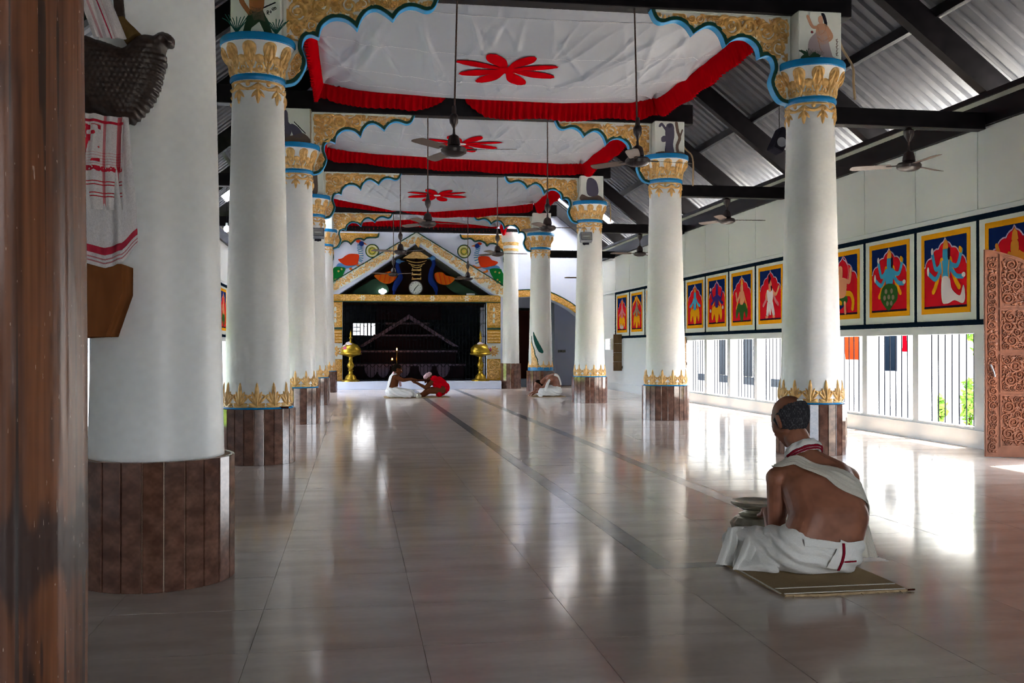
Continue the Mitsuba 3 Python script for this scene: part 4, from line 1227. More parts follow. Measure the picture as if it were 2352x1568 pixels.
part(gt, 'roof', onto(extr(Polygon([(-0.36, 0), (0.36, 0), (0.1, 0.17), (-0.1, 0.17)]), 0.3), (tx, 27.75, 3.47), (1, 0, 0), (0, 0, 1), (0, -1, 0)), 'gold_paint')
def statue(name, label, neck, wing, tail, flip):
    k = thing('carved_peacock', label, 'carved peacock')
    nk = smooth_poly(neck, 5, False)
    r = np.interp(np.linspace(0, 1, len(nk)), [0, 0.15, 0.7, 1], [0.055, 0.05, 0.085, 0.05])
    part(k, 'neck', tube(np.stack([nk[:, 0], np.full(len(nk), 27.45), nk[:, 1]], 1), r, 10), 'navy_paint', smooth=True)
    h = lathe([(0, -0.08), (0.06, -0.05), (0.075, 0), (0.055, 0.05), (0, 0.075)], 12)
    part(k, 'head', h, 'sky_blue', smooth=True, tw=T().translate([neck[0][0], 27.45, neck[0][1]]))
    b = trimesh.creation.cone(0.03, 0.12, sections=8)
    part(k, 'beak', b, 'sky_blue', tw=T().translate([neck[0][0] + flip * 0.06, 27.45, neck[0][1]]).rotate([0, 1, 0], 90 * flip))
    wp = SP(wing)
    part(k, 'wing', wall_xz(extr(wp, 0.08), 27.5), 'orange_paint', label='orange striped wing')
    x0, z0, x1, z1 = wp.bounds
    for q in range(4):
        xx = x0 + (x1 - x0) * (q + 0.8) / 4.6
        sl = LineString([(xx, z0 - 0.1), (xx + flip * 0.12, z1 + 0.1)]).buffer(0.014).intersection(wp)
        if not sl.is_empty:
            part(k, 'wing_stripe', wall_xz(extr(sl, 0.095), 27.5), 'orange_red')
    part(k, 'tail', wall_xz(extr(SP(tail), 0.06), 27.56), 'olive_paint')
    part(k, 'leg', tube([(nk[-1][0], 27.45, nk[-1][1] + 0.03), (nk[-1][0], 27.45, 2.462)], 0.03, 8), 'navy_paint')
statue('', 'carved blue peacock with orange wing in the left half of the shrine gable', [(1.156, 3.375), (1.123, 3.255), (1.169, 3.081), (1.203, 2.948), (1.130, 2.827), (1.063, 2.693), (1.037, 2.585)],
       [(0.507, 2.987), (0.692, 3.023), (0.837, 3.084), (0.970, 3.099), (1.103, 2.987), (1.050, 2.866), (0.891, 2.778), (0.692, 2.823)],
       [(-0.045, 2.510), (0.322, 2.792), (0.560, 2.901), (0.838, 2.744), (0.891, 2.571), (0.719, 2.509)], 1)
statue('', 'carved blue peacock with orange wing in the right half of the shrine gable', [(2.074, 3.468), (2.094, 3.307), (2.040, 3.158), (2.014, 2.983), (2.034, 2.849), (2.128, 2.716), (2.168, 2.582)],
       [(2.128, 3.065), (2.316, 3.094), (2.424, 3.015), (2.667, 2.936), (2.505, 2.773), (2.262, 2.784), (2.141, 2.904)],
       [(2.424, 2.772), (2.613, 2.882), (2.884, 2.750), (3.291, 2.510), (2.884, 2.493), (2.613, 2.585)], -1)
k = thing('gable_lamp', 'glowing four-lobed panel standing for daylight through a ventilator at the lower left of the shrine gable', 'daylight_panel')
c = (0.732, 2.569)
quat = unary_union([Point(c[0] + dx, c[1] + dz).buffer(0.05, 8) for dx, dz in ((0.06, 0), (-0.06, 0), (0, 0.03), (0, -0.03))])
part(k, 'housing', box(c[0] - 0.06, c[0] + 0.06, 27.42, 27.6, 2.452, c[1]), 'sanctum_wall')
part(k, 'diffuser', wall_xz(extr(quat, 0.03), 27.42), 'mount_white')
scene[k + '__diffuser']['emitter'] = {'type': 'area', 'radiance': {'type': 'rgb', 'value': [0.16, 0.17, 0.18]}}  # glowing panel added in place of daylight through a ventilator
k = thing('white_tray', 'white tray resting at the lower right of the shrine gable', 'tray')
c = (3.087, 2.530)
put(k, bbox(c[0] - 0.11, c[0] + 0.11, 27.35, 27.5, 2.462, 2.53, 0.01), 'mount_white')

# ---------------------------------------------------------------- two brass urns
mat('urn_brass', '#a88a2c', 0.33, 0.5, metallic=0.85)
mat('cream_cloth', '#c9bcc2', 0.85, 0.2)
mat('rose_cloth', '#a8506a', 0.85, 0.2)
def urn(x, y, label, seed):
    k = thing('brass_urn', label, 'urn')
    a = T().translate([x, y, 0.2])
    part(k, 'foot', lathe([(0, 0), (0.235, 0), (0.225, 0.03), (0.15, 0.06), (0.12, 0.14), (0.06, 0.20), (0.05, 0.26), (0.075, 0.29), (0.05, 0.32), (0, 0.32)], 32), 'urn_brass', smooth=35, tw=a)
    part(k, 'stem', lathe([(0, 0.32), (0.05, 0.32), (0.085, 0.38), (0.09, 0.43), (0.06, 0.49), (0.045, 0.52), (0.06, 0.55), (0.045, 0.58), (0.05, 0.63), (0, 0.63)], 32), 'urn_brass', smooth=35, tw=a)
    part(k, 'bowl', lathe([(0, 0.63), (0.07, 0.63), (0.14, 0.665), (0.27, 0.69), (0.285, 0.71), (0.27, 0.735), (0, 0.735)], 40), 'urn_brass', smooth=35, tw=a)
    part(k, 'lid', lathe([(0, 0.735), (0.25, 0.735), (0.265, 0.78), (0.245, 0.87), (0.17, 0.94), (0.08, 0.98), (0.035, 1.0), (0.03, 1.04), (0, 1.04)], 40), 'urn_brass', smooth=35, tw=a)
    part(k, 'finial', lathe([(0, 1.04), (0.03, 1.04), (0.02, 1.08), (0.045, 1.12), (0.02, 1.17), (0.03, 1.22), (0.01, 1.28), (0, 1.34)], 16), 'urn_brass', smooth=35, tw=a)
    r = random.Random(seed)
    c = thing('gamosa_cloth', 'white and rose cloth tied over the lid of the %s brass urn' % ('left' if x < 1 else 'right'), 'cloth')
    for q in range(5 if x < 1 else 3):
        an = r.uniform(PI * 0.75, PI * 1.6) if x < 1 else r.uniform(PI * 1.4, PI * 1.9)
        d = r.uniform(0.05, 0.23)
        zz = 0.2 + 1.02 - 0.9 * d
        m = ICO2.copy()
        v = m.vertices * np.array([0.085, 0.07, 0.055])
        v += 0.02 * (meshkit.noise(v * 25 + q * 7)[:, None] - 0.5)
        m.vertices = v + np.array([x + d * math.cos(an), y + d * math.sin(an), zz])
        part(c, 'fold', m, 'cream_cloth' if q % 3 else 'rose_cloth', smooth=True)
urn(-0.10, 26.62, 'brass lidded urn on a stem at the left side of the shrine grille', 1)
urn(3.26, 26.62, 'brass lidded urn on a stem at the right side of the shrine grille', 2)

# ---------------------------------------------------------------- the side arch and the wall behind it
sa = thing('side_arch_band', 'gold scroll band over the side arch to the right of the shrine', 'arch band')
ab = LineString(smooth_poly(arch_line, 6, False))
poly = Polygon(list(ab.coords) + [(x, z + 0.19) for x, z in list(ab.coords)[::-1]]).buffer(0)
put(sa, wall_xz(extr(poly, 0.03), YG), 'ochre_paint')
part(sa, 'scrollwork', wall_xz(scrollwork(poly.buffer(-0.01), 91, rs=RSM, d=0.01), YG - 0.03), 'gold_paint', smooth=35, stuff=True)
part(sa, 'edging', wall_xz(extr(LineString([(x, z + 0.19) for x, z in ab.coords]).buffer(0.012, cap_style=2), 0.045), YG), 'green_edge')
ws = struct('wall_side_passage')
put(ws, cat([box(5.42, WR + 0.3, 28.6, 28.8, 0, 3.4), box(3.7, 5.4, 28.6, 28.8, 2.2, 3.4), box(3.5, 4.45, 28.6, 28.8, 0, 2.2), box(5.35, 5.42, 28.6, 28.8, 0, 3.4)]), 'far_wall_paint')
mat('brown_door', '#3a1d14', 0.45, 0.4)
dd = struct('door_1')
put(dd, cat([box(4.45, 4.62, 28.5, 28.6, 0, 2.12), box(5.26, 5.42, 28.5, 28.6, 0, 1.85), box(4.62, 5.26, 28.5, 28.6, 2.0, 2.12)]), 'brown_door')
part(dd, 'leaf', box(4.64, 5.25, 28.62, 28.66, 0.01, 2.0), 'brown_door')
k = thing('switch_board', 'small grey switch board on the white wall behind the side arch', 'switch board')
c = (5.837, 0.976)
put(k, bbox(c[0] - 0.12, c[0] + 0.10, 28.56, 28.598, c[1] - 0.04, c[1] + 0.03, 0.005), 'grey_soffit')
part(k, 'switch', box(c[0] - 0.05, c[0] - 0.02, 28.55, 28.56, c[1] - 0.01, c[1] + 0.015), 'dark_paint')
#@@PAINTINGS
# ---------------------------------------------------------------- the painted panels of the frieze (flat paintings, thin layers)
mat('pt_yellow', '#dd9a1e', 0.6, 0.3)
mat('pt_navy', '#14275a', 0.6, 0.3)
mat('pt_red', '#c51f2c', 0.6, 0.3)
mat('pt_blue', '#3f97bd', 0.6, 0.3)
mat('pt_indigo', '#3a2f74', 0.6, 0.3)
mat('pt_green', '#33592c', 0.6, 0.3)
mat('pt_white', '#d9cfd2', 0.6, 0.3)
mat('pt_skin', '#d99470', 0.6, 0.3)
mat('pt_pink', '#d57f86', 0.6, 0.3)
mat('pt_grey', '#8a7a6a', 0.6, 0.3)
mat('pt_gold', '#d98f3a', 0.6, 0.3)
mat('pt_line', '#2a1a2c', 0.6, 0.3)
mat('pt_pale_line', '#b9a6bf', 0.6, 0.3)
W_, H_ = 0.83, 0.79


def U(*pts):
    return [(a * W_, b * H_) for a, b in pts]
def arch_shape():
    c = [sbox(0, 0, W_, 0.60 * H_)]
    for u, v, r in ((0.5, 0.74, 0.19), (0.31, 0.69, 0.15), (0.69, 0.69, 0.15), (0.15, 0.58, 0.135), (0.85, 0.58, 0.135)):
        c.append(Point(u * W_, v * H_).buffer(r * W_, 10))
    c.append(Polygon(U((0.42, 0.88), (0.5, 0.985), (0.58, 0.88))))
    return unary_union(c).intersection(sbox(0, 0, W_, H_)).simplify(0.002)
ARCH = arch_shape()
def st(pts, w):
    return LineString(smooth_poly(U(*pts), 5, False)).buffer(w, 4)
def fig(kind):
    """list of (name, material, polygon) back to front in panel coordinates"""
    o = []
    skin = {'fish': 'pt_blue', 'turtle': 'pt_blue', 'boar': 'pt_skin', 'sage': 'pt_white', 'green': 'pt_skin', 'indigo': 'pt_indigo', 'sky': 'pt_blue', 'far': 'pt_pink', 'roof': 'pt_grey', 'lion': 'pt_gold'}[kind]
    if kind in ('fish', 'turtle'):
        o.append(('sash', 'pt_yellow', unary_union([st([(0.42, 0.68), (0.36, 0.5), (0.28, 0.32), (0.22, 0.24)], 0.030), st([(0.62, 0.68), (0.68, 0.5), (0.74, 0.38), (0.82, 0.28)], 0.030)])))
        arms = [st([(0.42, 0.62), (0.28, 0.56), (0.2, 0.78)], 0.026), st([(0.42, 0.58), (0.28, 0.42), (0.12, 0.50)], 0.026), st([(0.6, 0.62), (0.78, 0.58), (0.88, 0.78)], 0.026), st([(0.6, 0.58), (0.76, 0.44), (0.9, 0.42)], 0.026)]
        o.append(('arms', skin, unary_union(arms)))
        o.append(('body', skin, unary_union([SP(U((0.40, 0.66), (0.64, 0.66), (0.62, 0.5), (0.58, 0.40), (0.44, 0.40), (0.40, 0.52))), SP(U((0.46, 0.84), (0.57, 0.84), (0.58, 0.7), (0.51, 0.66), (0.45, 0.7)))])))
        if kind == 'fish':
            o.append(('tail', 'pt_white', SP(U((0.43, 0.42), (0.6, 0.42), (0.66, 0.26), (0.84, 0.16), (0.92, 0.3), (0.96, 0.14), (0.9, 0.05), (0.72, 0.1), (0.56, 0.06), (0.43, 0.1)))))
            o.append(('necklace', 'pt_gold', unary_union([st([(0.42, 0.66), (0.44, 0.52), (0.42, 0.42)], 0.010), st([(0.6, 0.66), (0.58, 0.52), (0.6, 0.42)], 0.010)])))
        else:
            o.append(('shell', 'pt_green', SP(U((0.5, 0.44), (0.72, 0.38), (0.74, 0.2), (0.62, 0.1), (0.5, 0.02), (0.36, 0.1), (0.26, 0.22), (0.32, 0.38)))))
            o.append(('scutes', 'pt_grey', unary_union([Point(a * W_, b * H_).buffer(0.032, 3) for a, b in ((0.42, 0.32), (0.58, 0.32), (0.5, 0.23), (0.38, 0.22), (0.62, 0.22), (0.46, 0.13), (0.57, 0.13))])))
        o.append(('hair', 'pt_line', SP(U((0.57, 0.84), (0.62, 0.82), (0.61, 0.68), (0.57, 0.7)))))
        o.append(('crown', 'pt_gold', Polygon(U((0.45, 0.83), (0.48, 0.94), (0.53, 0.96), (0.57, 0.93), (0.58, 0.83)))))
        o.append(('held_objects', 'pt_white', unary_union([affinity.scale(Point(a * W_, b * H_).buffer(0.035, 6), sx, sy) for a, b, sx, sy in ((0.2, 0.82, 0.7, 1.1), (0.1, 0.54, 0.6, 1.5), (0.93, 0.44, 1.0, 0.8))])))
        o.append(('flame', 'pt_yellow', SP(U((0.84, 0.84), (0.9, 0.8), (0.88, 0.74), (0.82, 0.78)))))
    elif kind == 'boar':
        o.append(('halo', 'pt_pink', Point(0.42 * W_, 0.72 * H_).buffer(0.24, 12).difference(Point(0.42 * W_, 0.72 * H_).buffer(0.225, 12))))
        o.append(('drape', 'pt_navy', SP(U((0.08, 0.34), (0.3, 0.38), (0.5, 0.3), (0.55, 0.16), (0.36, 0.08), (0.12, 0.06)))))
        o.append(('skirt', 'pt_green', SP(U((0.34, 0.32), (0.62, 0.34), (0.66, 0.22), (0.5, 0.16), (0.36, 0.2)))))
        o.append(('sash', 'pt_yellow', unary_union([st([(0.6, 0.36), (0.78, 0.34), (0.86, 0.22), (0.84, 0.1)], 0.035), st([(0.3, 0.26), (0.45, 0.2)], 0.03)])))
        o.append(('body', skin, unary_union([SP(U((0.2, 0.6), (0.4, 0.64), (0.62, 0.6), (0.64, 0.42), (0.56, 0.3), (0.3, 0.3), (0.24, 0.44))), SP(U((0.3, 0.62), (0.32, 0.78), (0.42, 0.84), (0.5, 0.8), (0.5, 0.64), (0.44, 0.58))), SP(U((0.2, 0.7), (0.32, 0.76), (0.34, 0.66), (0.24, 0.62))), st([(0.6, 0.58), (0.74, 0.56), (0.78, 0.76)], 0.03), st([(0.58, 0.2), (0.6, 0.04)], 0.028)])))
    elif kind == 'sage':
        o.append(('stole', 'pt_pink', unary_union([st([(0.36, 0.56), (0.3, 0.42), (0.16, 0.3)], 0.028), st([(0.62, 0.54), (0.72, 0.4), (0.86, 0.3)], 0.028)])))
        o.append(('legs', skin, unary_union([Polygon(U((0.36, 0.36), (0.62, 0.36), (0.72, 0.1), (0.62, 0.08), (0.52, 0.26), (0.40, 0.08), (0.30, 0.1))), Polygon(U((0.47, 0.3), (0.53, 0.3), (0.53, 0.1), (0.47, 0.1)))])))
        o.append(('body', 'pt_skin', unary_union([SP(U((0.36, 0.6), (0.62, 0.62), (0.6, 0.42), (0.56, 0.34), (0.42, 0.34), (0.4, 0.46))), st([(0.38, 0.58), (0.3, 0.48), (0.4, 0.4)], 0.026), st([(0.6, 0.58), (0.76, 0.5), (0.9, 0.64)], 0.026), SP(U((0.44, 0.62), (0.43, 0.74), (0.5, 0.8), (0.56, 0.74), (0.55, 0.62)))])))
        o.append(('shawl', 'pt_white', SP(U((0.34, 0.6), (0.5, 0.56), (0.62, 0.6), (0.6, 0.36), (0.4, 0.36)))))
        o.append(('hair', 'pt_line', unary_union([SP(U((0.41, 0.78), (0.46, 0.86), (0.54, 0.84), (0.5, 0.78), (0.45, 0.72))), Point(0.46 * W_, 0.87 * H_).buffer(0.035), SP(U((0.53, 0.68), (0.58, 0.66), (0.58, 0.58), (0.54, 0.6)))])))
        o.append(('feet', 'pt_skin', unary_union([sbox(0.28 * W_, 0.04 * H_, 0.40 * W_, 0.085 * H_), sbox(0.62 * W_, 0.04 * H_, 0.73 * W_, 0.085 * H_)])))
    else:
        low = {'green': 'pt_green', 'indigo': 'pt_yellow', 'sky': 'pt_yellow', 'far': 'pt_yellow', 'roof': 'pt_yellow', 'lion': 'pt_yellow'}[kind]
        if kind == 'roof':
            o.append(('gable', 'pt_yellow', unary_union([LineString(U((0.08, 0.72), (0.5, 0.95), (0.92, 0.72))).buffer(0.03, cap_style=2), LineString(U((0.3, 0.95), (0.7, 0.7))).buffer(0.02, cap_style=2)])))
        o.append(('skirt', low, unary_union([SP(U((0.34, 0.4), (0.66, 0.4), (0.82, 0.24), (0.76, 0.08), (0.64, 0.22), (0.56, 0.04), (0.44, 0.04), (0.36, 0.22), (0.22, 0.08), (0.18, 0.24)))])))
        o.append(('sash', 'pt_yellow' if kind != 'green' else 'pt_gold', unary_union([st([(0.4, 0.64), (0.3, 0.46), (0.2, 0.3)], 0.018), st([(0.6, 0.64), (0.7, 0.46), (0.8, 0.3)], 0.018)])))
        arms = [st([(0.42, 0.6), (0.28, 0.5), (0.16, 0.46)], 0.028), st([(0.6, 0.6), (0.74, 0.5), (0.86, 0.46)], 0.028)]
        if kind in ('indigo', 'lion'):
            arms += [st([(0.42, 0.62), (0.26, 0.58), (0.16, 0.76)], 0.026), st([(0.6, 0.62), (0.76, 0.58), (0.84, 0.76)], 0.026)]
        if kind == 'green':
            arms = [st([(0.42, 0.6), (0.26, 0.46), (0.2, 0.62)], 0.028), st([(0.6, 0.6), (0.64, 0.5), (0.6, 0.44)], 0.028)]
        o.append(('arms', skin, unary_union(arms)))
        o.append(('body', skin, unary_union([SP(U((0.40, 0.64), (0.62, 0.64), (0.60, 0.5), (0.58, 0.38), (0.43, 0.38), (0.41, 0.5))), SP(U((0.45, 0.64), (0.44, 0.76), (0.51, 0.82), (0.58, 0.76), (0.57, 0.64)))])))
        o.append(('crown', 'pt_gold' if kind != 'indigo' else 'pt_indigo', Polygon(U((0.45, 0.8), (0.47, 0.9), (0.51, 0.95), (0.56, 0.9), (0.58, 0.8)))))
        if kind == 'far':
            o.append(('bird', 'pt_white', SP(U((0.3, 0.06), (0.4, 0.2), (0.5, 0.1), (0.62, 0.16), (0.66, 0.05)))))
        if kind in ('indigo',):
            o.append(('held_objects', 'pt_white', unary_union([Point(a * W_, b * H_).buffer(0.034, 6) for a, b in ((0.12, 0.8), (0.12, 0.3), (0.88, 0.36))])))
    return o


def painting(s, e, kind, label, wd=1.21):
    k = thing('painted_panel', label, 'painting')
    X = WR if s > 0 else WL
    def lay(poly, d0, d1, inner=True):
        m = extr(poly, d1 - d0, d0)
        if inner:
            m.apply_translation((0.185, 1.50, 0))
        if s > 0:
            return onto(m, (X, e + wd, 0), (0, -1, 0), (0, 0, 1), (-1, 0, 0))
        return onto(m, (X, e, 0), (0, 1, 0), (0, 0, 1), (1, 0, 0))
    part(k, 'mount', lay(sbox(0.018, 1.357, wd - 0.018, 2.398), 0.0, 0.008, False), 'mount_white')
    B = 0.06
    part(k, 'border', lay(sbox(-B, -B, W_ + B, H_ + B).difference(sbox(0, 0, W_, H_)), 0.0081, 0.014), 'pt_yellow')
    part(k, 'spandrel', lay(sbox(0, 0, W_, H_).difference(ARCH), 0.0081, 0.0096), 'pt_navy')
    part(k, 'arch_field', lay(ARCH, 0.0081, 0.0096), 'pt_red')
    edge = ARCH.exterior.intersection(sbox(0.004, 0.5 * H_, W_ - 0.004, H_)).buffer(0.008, 3)
    part(k, 'arch_outline', lay(edge, 0.0096, 0.0106), 'pt_pale_line')
    part(k, 'base_line', lay(sbox(0, 0.0, W_, 0.025), 0.0097, 0.0106), 'pt_line')
    d = 0.0097
    clip = sbox(0.005, 0.0, W_ - 0.005, H_ - 0.005)
    for nm, m, poly in fig(kind):
        poly = poly.intersection(clip).simplify(0.0012)
        part(k, nm, lay(poly, d, d + 0.0011), m)
        d += 0.0006
    return k


for e, kind, lab in ((8.69, 'lion', 'painted panel half hidden behind the carved door, golden figure under a red lobed arch'),
                     (9.9, 'fish', 'painted panel of a blue four-armed figure with a white fish tail'),
                     (11.11, 'turtle', 'painted panel of a blue figure rising from a green turtle shell'),
                     (12.32, 'boar', 'painted panel of a flesh-coloured figure raising one hand, right of the near column'),
                     (13.53, 'lion', 'painted panel hidden behind the near right-hand column'),
                     (14.74, 'sage', 'painted panel of a pale white-robed figure with black hair, left of the near column'),
                     (15.95, 'green', 'painted panel of a figure in a green skirt'),
                     (17.16, 'indigo', 'painted panel of an indigo four-armed figure in yellow'),
                     (18.37, 'sky', 'painted panel of a light blue figure with spread arms and yellow skirt')):
    painting(1, e, kind, lab)
painting(1, 21.1, 'lion', 'painted panel just showing behind the second right-hand column', 1.3)
painting(1, 22.4, 'roof', 'painted panel with a yellow gable over a grey figure, near the far corner', 1.3)
painting(1, 23.72, 'far', 'farthest painted panel, red arch with a white bird at the bottom', 1.3)
painting(-1, 21.1, 'indigo', 'painted panel on the left wall, nearer of the two in the gap between the columns', 1.3)
painting(-1, 22.4, 'green', 'painted panel on the left wall, farther of the two in the gap between the columns', 1.3)
#@@PEOPLE
# ---------------------------------------------------------------- people
UNIT = np.array(trimesh.creation.icosphere(subdivisions=2).vertices)
def ball(c, r):
    return UNIT * r + np.asarray(c, float)
def hull(*cr):
    return m3.Manifold.hull_points(np.vstack([ball(c, r) for c, r in cr]))
def chain(pts, rs):
    return [hull((pts[i], rs[i]), (pts[i + 1], rs[i + 1])) for i in range(len(pts) - 1)]
def weld(ms, length=0.02, it=10):
    m = m3.Manifold.batch_boolean(ms, m3.OpType.Add).refine_to_length(length)
    g = m.to_mesh()
    t = trimesh.Trimesh(np.array(g.vert_properties[:, :3]), np.array(g.tri_verts), process=True)
    trimesh.smoothing.filter_taubin(t, 0.5, 0.53, it)
    return t
def frame(fwd, up):
    f = np.asarray(fwd, float); f /= np.linalg.norm(f)
    r = np.cross(f, up); r /= np.linalg.norm(r)
    return np.stack([r, f, np.cross(r, f)], 1)      # columns: right, forward, up


def head_parts(c, fwd, up, s=1.0):
    """(solids of the skin, centre, axes): skull, jaw, nose, ears"""
    A = frame(fwd, up)
    c = np.asarray(c, float)
    def q(x, y, z):
        return c + A @ (np.array([x, y, z]) * s)
    sk = np.vstack([c + (A @ ((UNIT * np.array([0.074, 0.094, 0.090]) + np.array([0, -0.012, 0.025])).T * s)).T])
    ms = [m3.Manifold.hull_points(sk)]
    ms.append(hull((q(0, 0.050, 0.040), 0.044 * s), (q(-0.034, 0.050, -0.018), 0.034 * s), (q(0.034, 0.050, -0.018), 0.034 * s), (q(0, 0.066, -0.092), 0.021 * s), (q(-0.040, 0.0, -0.055), 0.026 * s), (q(0.040, 0.0, -0.055), 0.026 * s)))
    ms.append(hull((q(0, 0.094, 0.020), 0.009 * s), (q(0, 0.114, -0.024), 0.012 * s), (q(-0.012, 0.100, -0.030), 0.009 * s), (q(0.012, 0.100, -0.030), 0.009 * s)))
    ms.append(hull((q(-0.014, 0.088, -0.058), 0.010 * s), (q(0.014, 0.088, -0.058), 0.010 * s)))
    for e in (-1, 1):
        ms.append(hull((q(e * 0.076, -0.002, 0.024), 0.010 * s), (q(e * 0.074, 0.0, -0.028), 0.009 * s), (q(e * 0.088, -0.020, 0.018), 0.008 * s), (q(e * 0.086, -0.018, -0.010), 0.007 * s)))
    return ms, A, q


def face_details(k, q, s, skin_lip='lip_paint'):
    for e in (-1, 1):
        m = ICO1.copy(); m.vertices = m.vertices * 0.0125 * s + q(e * 0.030, 0.080, 0.010)
        kk = part(k, 'eye', m, 'eye_white', smooth=True)
        m = ICO1.copy(); m.vertices = m.vertices * 0.0065 * s + q(e * 0.030, 0.0900, 0.010)
        part(kk, 'iris', m, 'hair_dark', smooth=True)
        part(k, 'eyebrow', tube([q(e * 0.014, 0.089, 0.030), q(e * 0.028, 0.084, 0.036), q(e * 0.044, 0.070, 0.030)], 0.0035 * s, 6), 'hair_dark', smooth=True)
    part(k, 'mouth', tube([q(-0.024, 0.088, -0.059), q(0, 0.099, -0.057), q(0.024, 0.088, -0.059)], [0.003 * s, 0.005 * s, 0.003 * s], 6), skin_lip, smooth=True)


def hand_parts(w, d, n, s=1.0, side=1, curl=0.6):
    """palm and five fingers: w wrist, d direction to the fingertips, n back-of-hand normal"""
    d = np.asarray(d, float); d /= np.linalg.norm(d)
    n = np.asarray(n, float); n -= d * (n @ d); n /= np.linalg.norm(n)
    l = np.cross(d, n) * side
    w = np.asarray(w, float)
    P = lambda a, b, c: w + (d * a + l * b + n * c) * s
    ms = [hull((P(0.0, -0.018, 0), 0.018 * s), (P(0.0, 0.018, 0), 0.018 * s), (P(0.085, -0.032, 0), 0.011 * s), (P(0.085, 0.032, 0), 0.011 * s))]
    for b, L in ((-0.032, 0.058), (-0.011, 0.070), (0.011, 0.074), (0.032, 0.066)):
        p, a = P(0.082, b, 0), 0.15
        pts = [p]
        for seg in (0.45, 0.32, 0.23):
            a += curl * 0.8
            pts.append(pts[-1] + (d * math.cos(a) - n * math.sin(a)) * L * seg * s + l * (b * 0.1) * s)
        ms += chain(pts, [0.0098 * s, 0.009 * s, 0.0085 * s, 0.0072 * s])
    t0 = P(0.02, 0.026, -0.006)
    ms += chain([t0, P(0.05, 0.056, -0.016), P(0.082, 0.062, -0.026), P(0.104, 0.056, -0.034)], [0.015 * s, 0.0115 * s, 0.010 * s, 0.008 * s])
    return ms


def skin_tex(p, n, uv):
    g = fbm(p.x * 14, p.y * 14, p.z * 14, 3)
    return mix((0.175, 0.064, 0.036), (0.250, 0.098, 0.056), smoothstep(0.3, 0.7, g))
mat('brown_skin', proc(skin_tex), 0.5, 0.42)
mat('brown_skin_2', '#5a3422', 0.45, 0.4)
mat('hair_grey', proc(lambda p, n, uv: mix((0.032, 0.032, 0.036), (0.075, 0.075, 0.082), smoothstep(0.5, 0.8, noise(p.x * 260, p.y * 260, p.z * 90)))), 0.7, 0.3)
mat('hair_dark', '#17130f', 0.6, 0.3)
mat('eye_white', '#cfc8bf', 0.3, 0.5)
mat('lip_paint', '#5c2b24', 0.5, 0.3)
def cotton(p, n, uv):
    return mix((0.60, 0.60, 0.58), (0.72, 0.72, 0.70), noise(p.x * 420, p.y * 420, p.z * 420))
mat('white_cotton', proc(cotton), 0.85, 0.2, sheen=0.3)
mat('cream_sash', proc(lambda p, n, uv: mix((0.50, 0.47, 0.41), (0.62, 0.59, 0.52), noise(p.x * 350, p.y * 350, p.z * 350))), 0.85, 0.2, sheen=0.2)
mat('maroon_thread', '#7d1b2b', 0.8, 0.2)
mat('red_garment', '#b8061a', 0.75, 0.2, sheen=0.3)
mat('pink_cloth', '#c4a2a8', 0.85, 0.2)


def crumple(t, amp, f, seed=0, z0=None):
    """long soft folds along the surface"""
    t = t.copy()
    v, n = np.array(t.vertices), np.array(t.vertex_normals)
    w = meshkit.fbm(v * 5.0 + seed, 2, seed)
    d = np.sin(w * f * 4.0 + v[:, 0] * 38 - v[:, 1] * 26 + v[:, 2] * 95)
    d = (0.35 + 0.65 * meshkit.noise(v * 9 + 3, seed)) * d
    t.vertices = v + n * (amp * d)[:, None]
    if z0 is not None:
        t.vertices[:, 2] = np.maximum(t.vertices[:, 2], z0)
    return t


def ribbon_on(mesh, centre, width, off, th=0.003, across=7, ripple=0.0, seed=0, cap=None):
    """a cloth band laid on a mesh: centre (n,3) near the surface, width array; found by nearest points"""
    c = np.asarray(centre, float)
    n = len(c)
    width = np.broadcast_to(width, (n,))
    _, _, tri = trimesh.proximity.closest_point(mesh, c)
    nn = mesh.face_normals[tri]
    k = np.ones(7) / 7
    pad = np.pad(nn, ((3, 3), (0, 0)), 'edge')
    nn = np.stack([np.convolve(pad[:, j], k, 'valid') for j in range(3)], 1)
    nn /= np.linalg.norm(nn, axis=1, keepdims=True)
    t = np.gradient(c, axis=0); t /= np.linalg.norm(t, axis=1, keepdims=True)
    s = np.cross(t, nn); s /= np.linalg.norm(s, axis=1, keepdims=True)
    u = np.linspace(-0.5, 0.5, across)
    g = c[:, None] + s[:, None] * (u[None, :, None] * width[:, None, None]) + nn[:, None] * 0.02
    p, _, tr = trimesh.proximity.closest_point(mesh, g.reshape(-1, 3))
    fn = mesh.face_normals[tr]
    p = p.reshape(n, across, 3)
    # smooth the sheet so that it bridges hollows
    fn = fn.reshape(n, across, 3)
    q = p + fn * off
    for _ in range(3):
        q[1:-1] = 0.25 * q[:-2] + 0.5 * q[1:-1] + 0.25 * q[2:]
        q[:, 1:-1] = 0.25 * q[:, :-2] + 0.5 * q[:, 1:-1] + 0.25 * q[:, 2:]
    if ripple:
        rr = ripple * np.sin(u * 26 + 1.5 * np.sin(np.linspace(0, 9, n))[:, None] + seed)
        q = q + nn[:, None] * rr[:, :, None]
    idx = lambda a, b: q[np.clip(a, 0, n - 1).astype(int), np.clip(b, 0, across - 1).astype(int)]
    return solid(lambda a, b: idx(a, b), np.arange(n), np.arange(across), th)


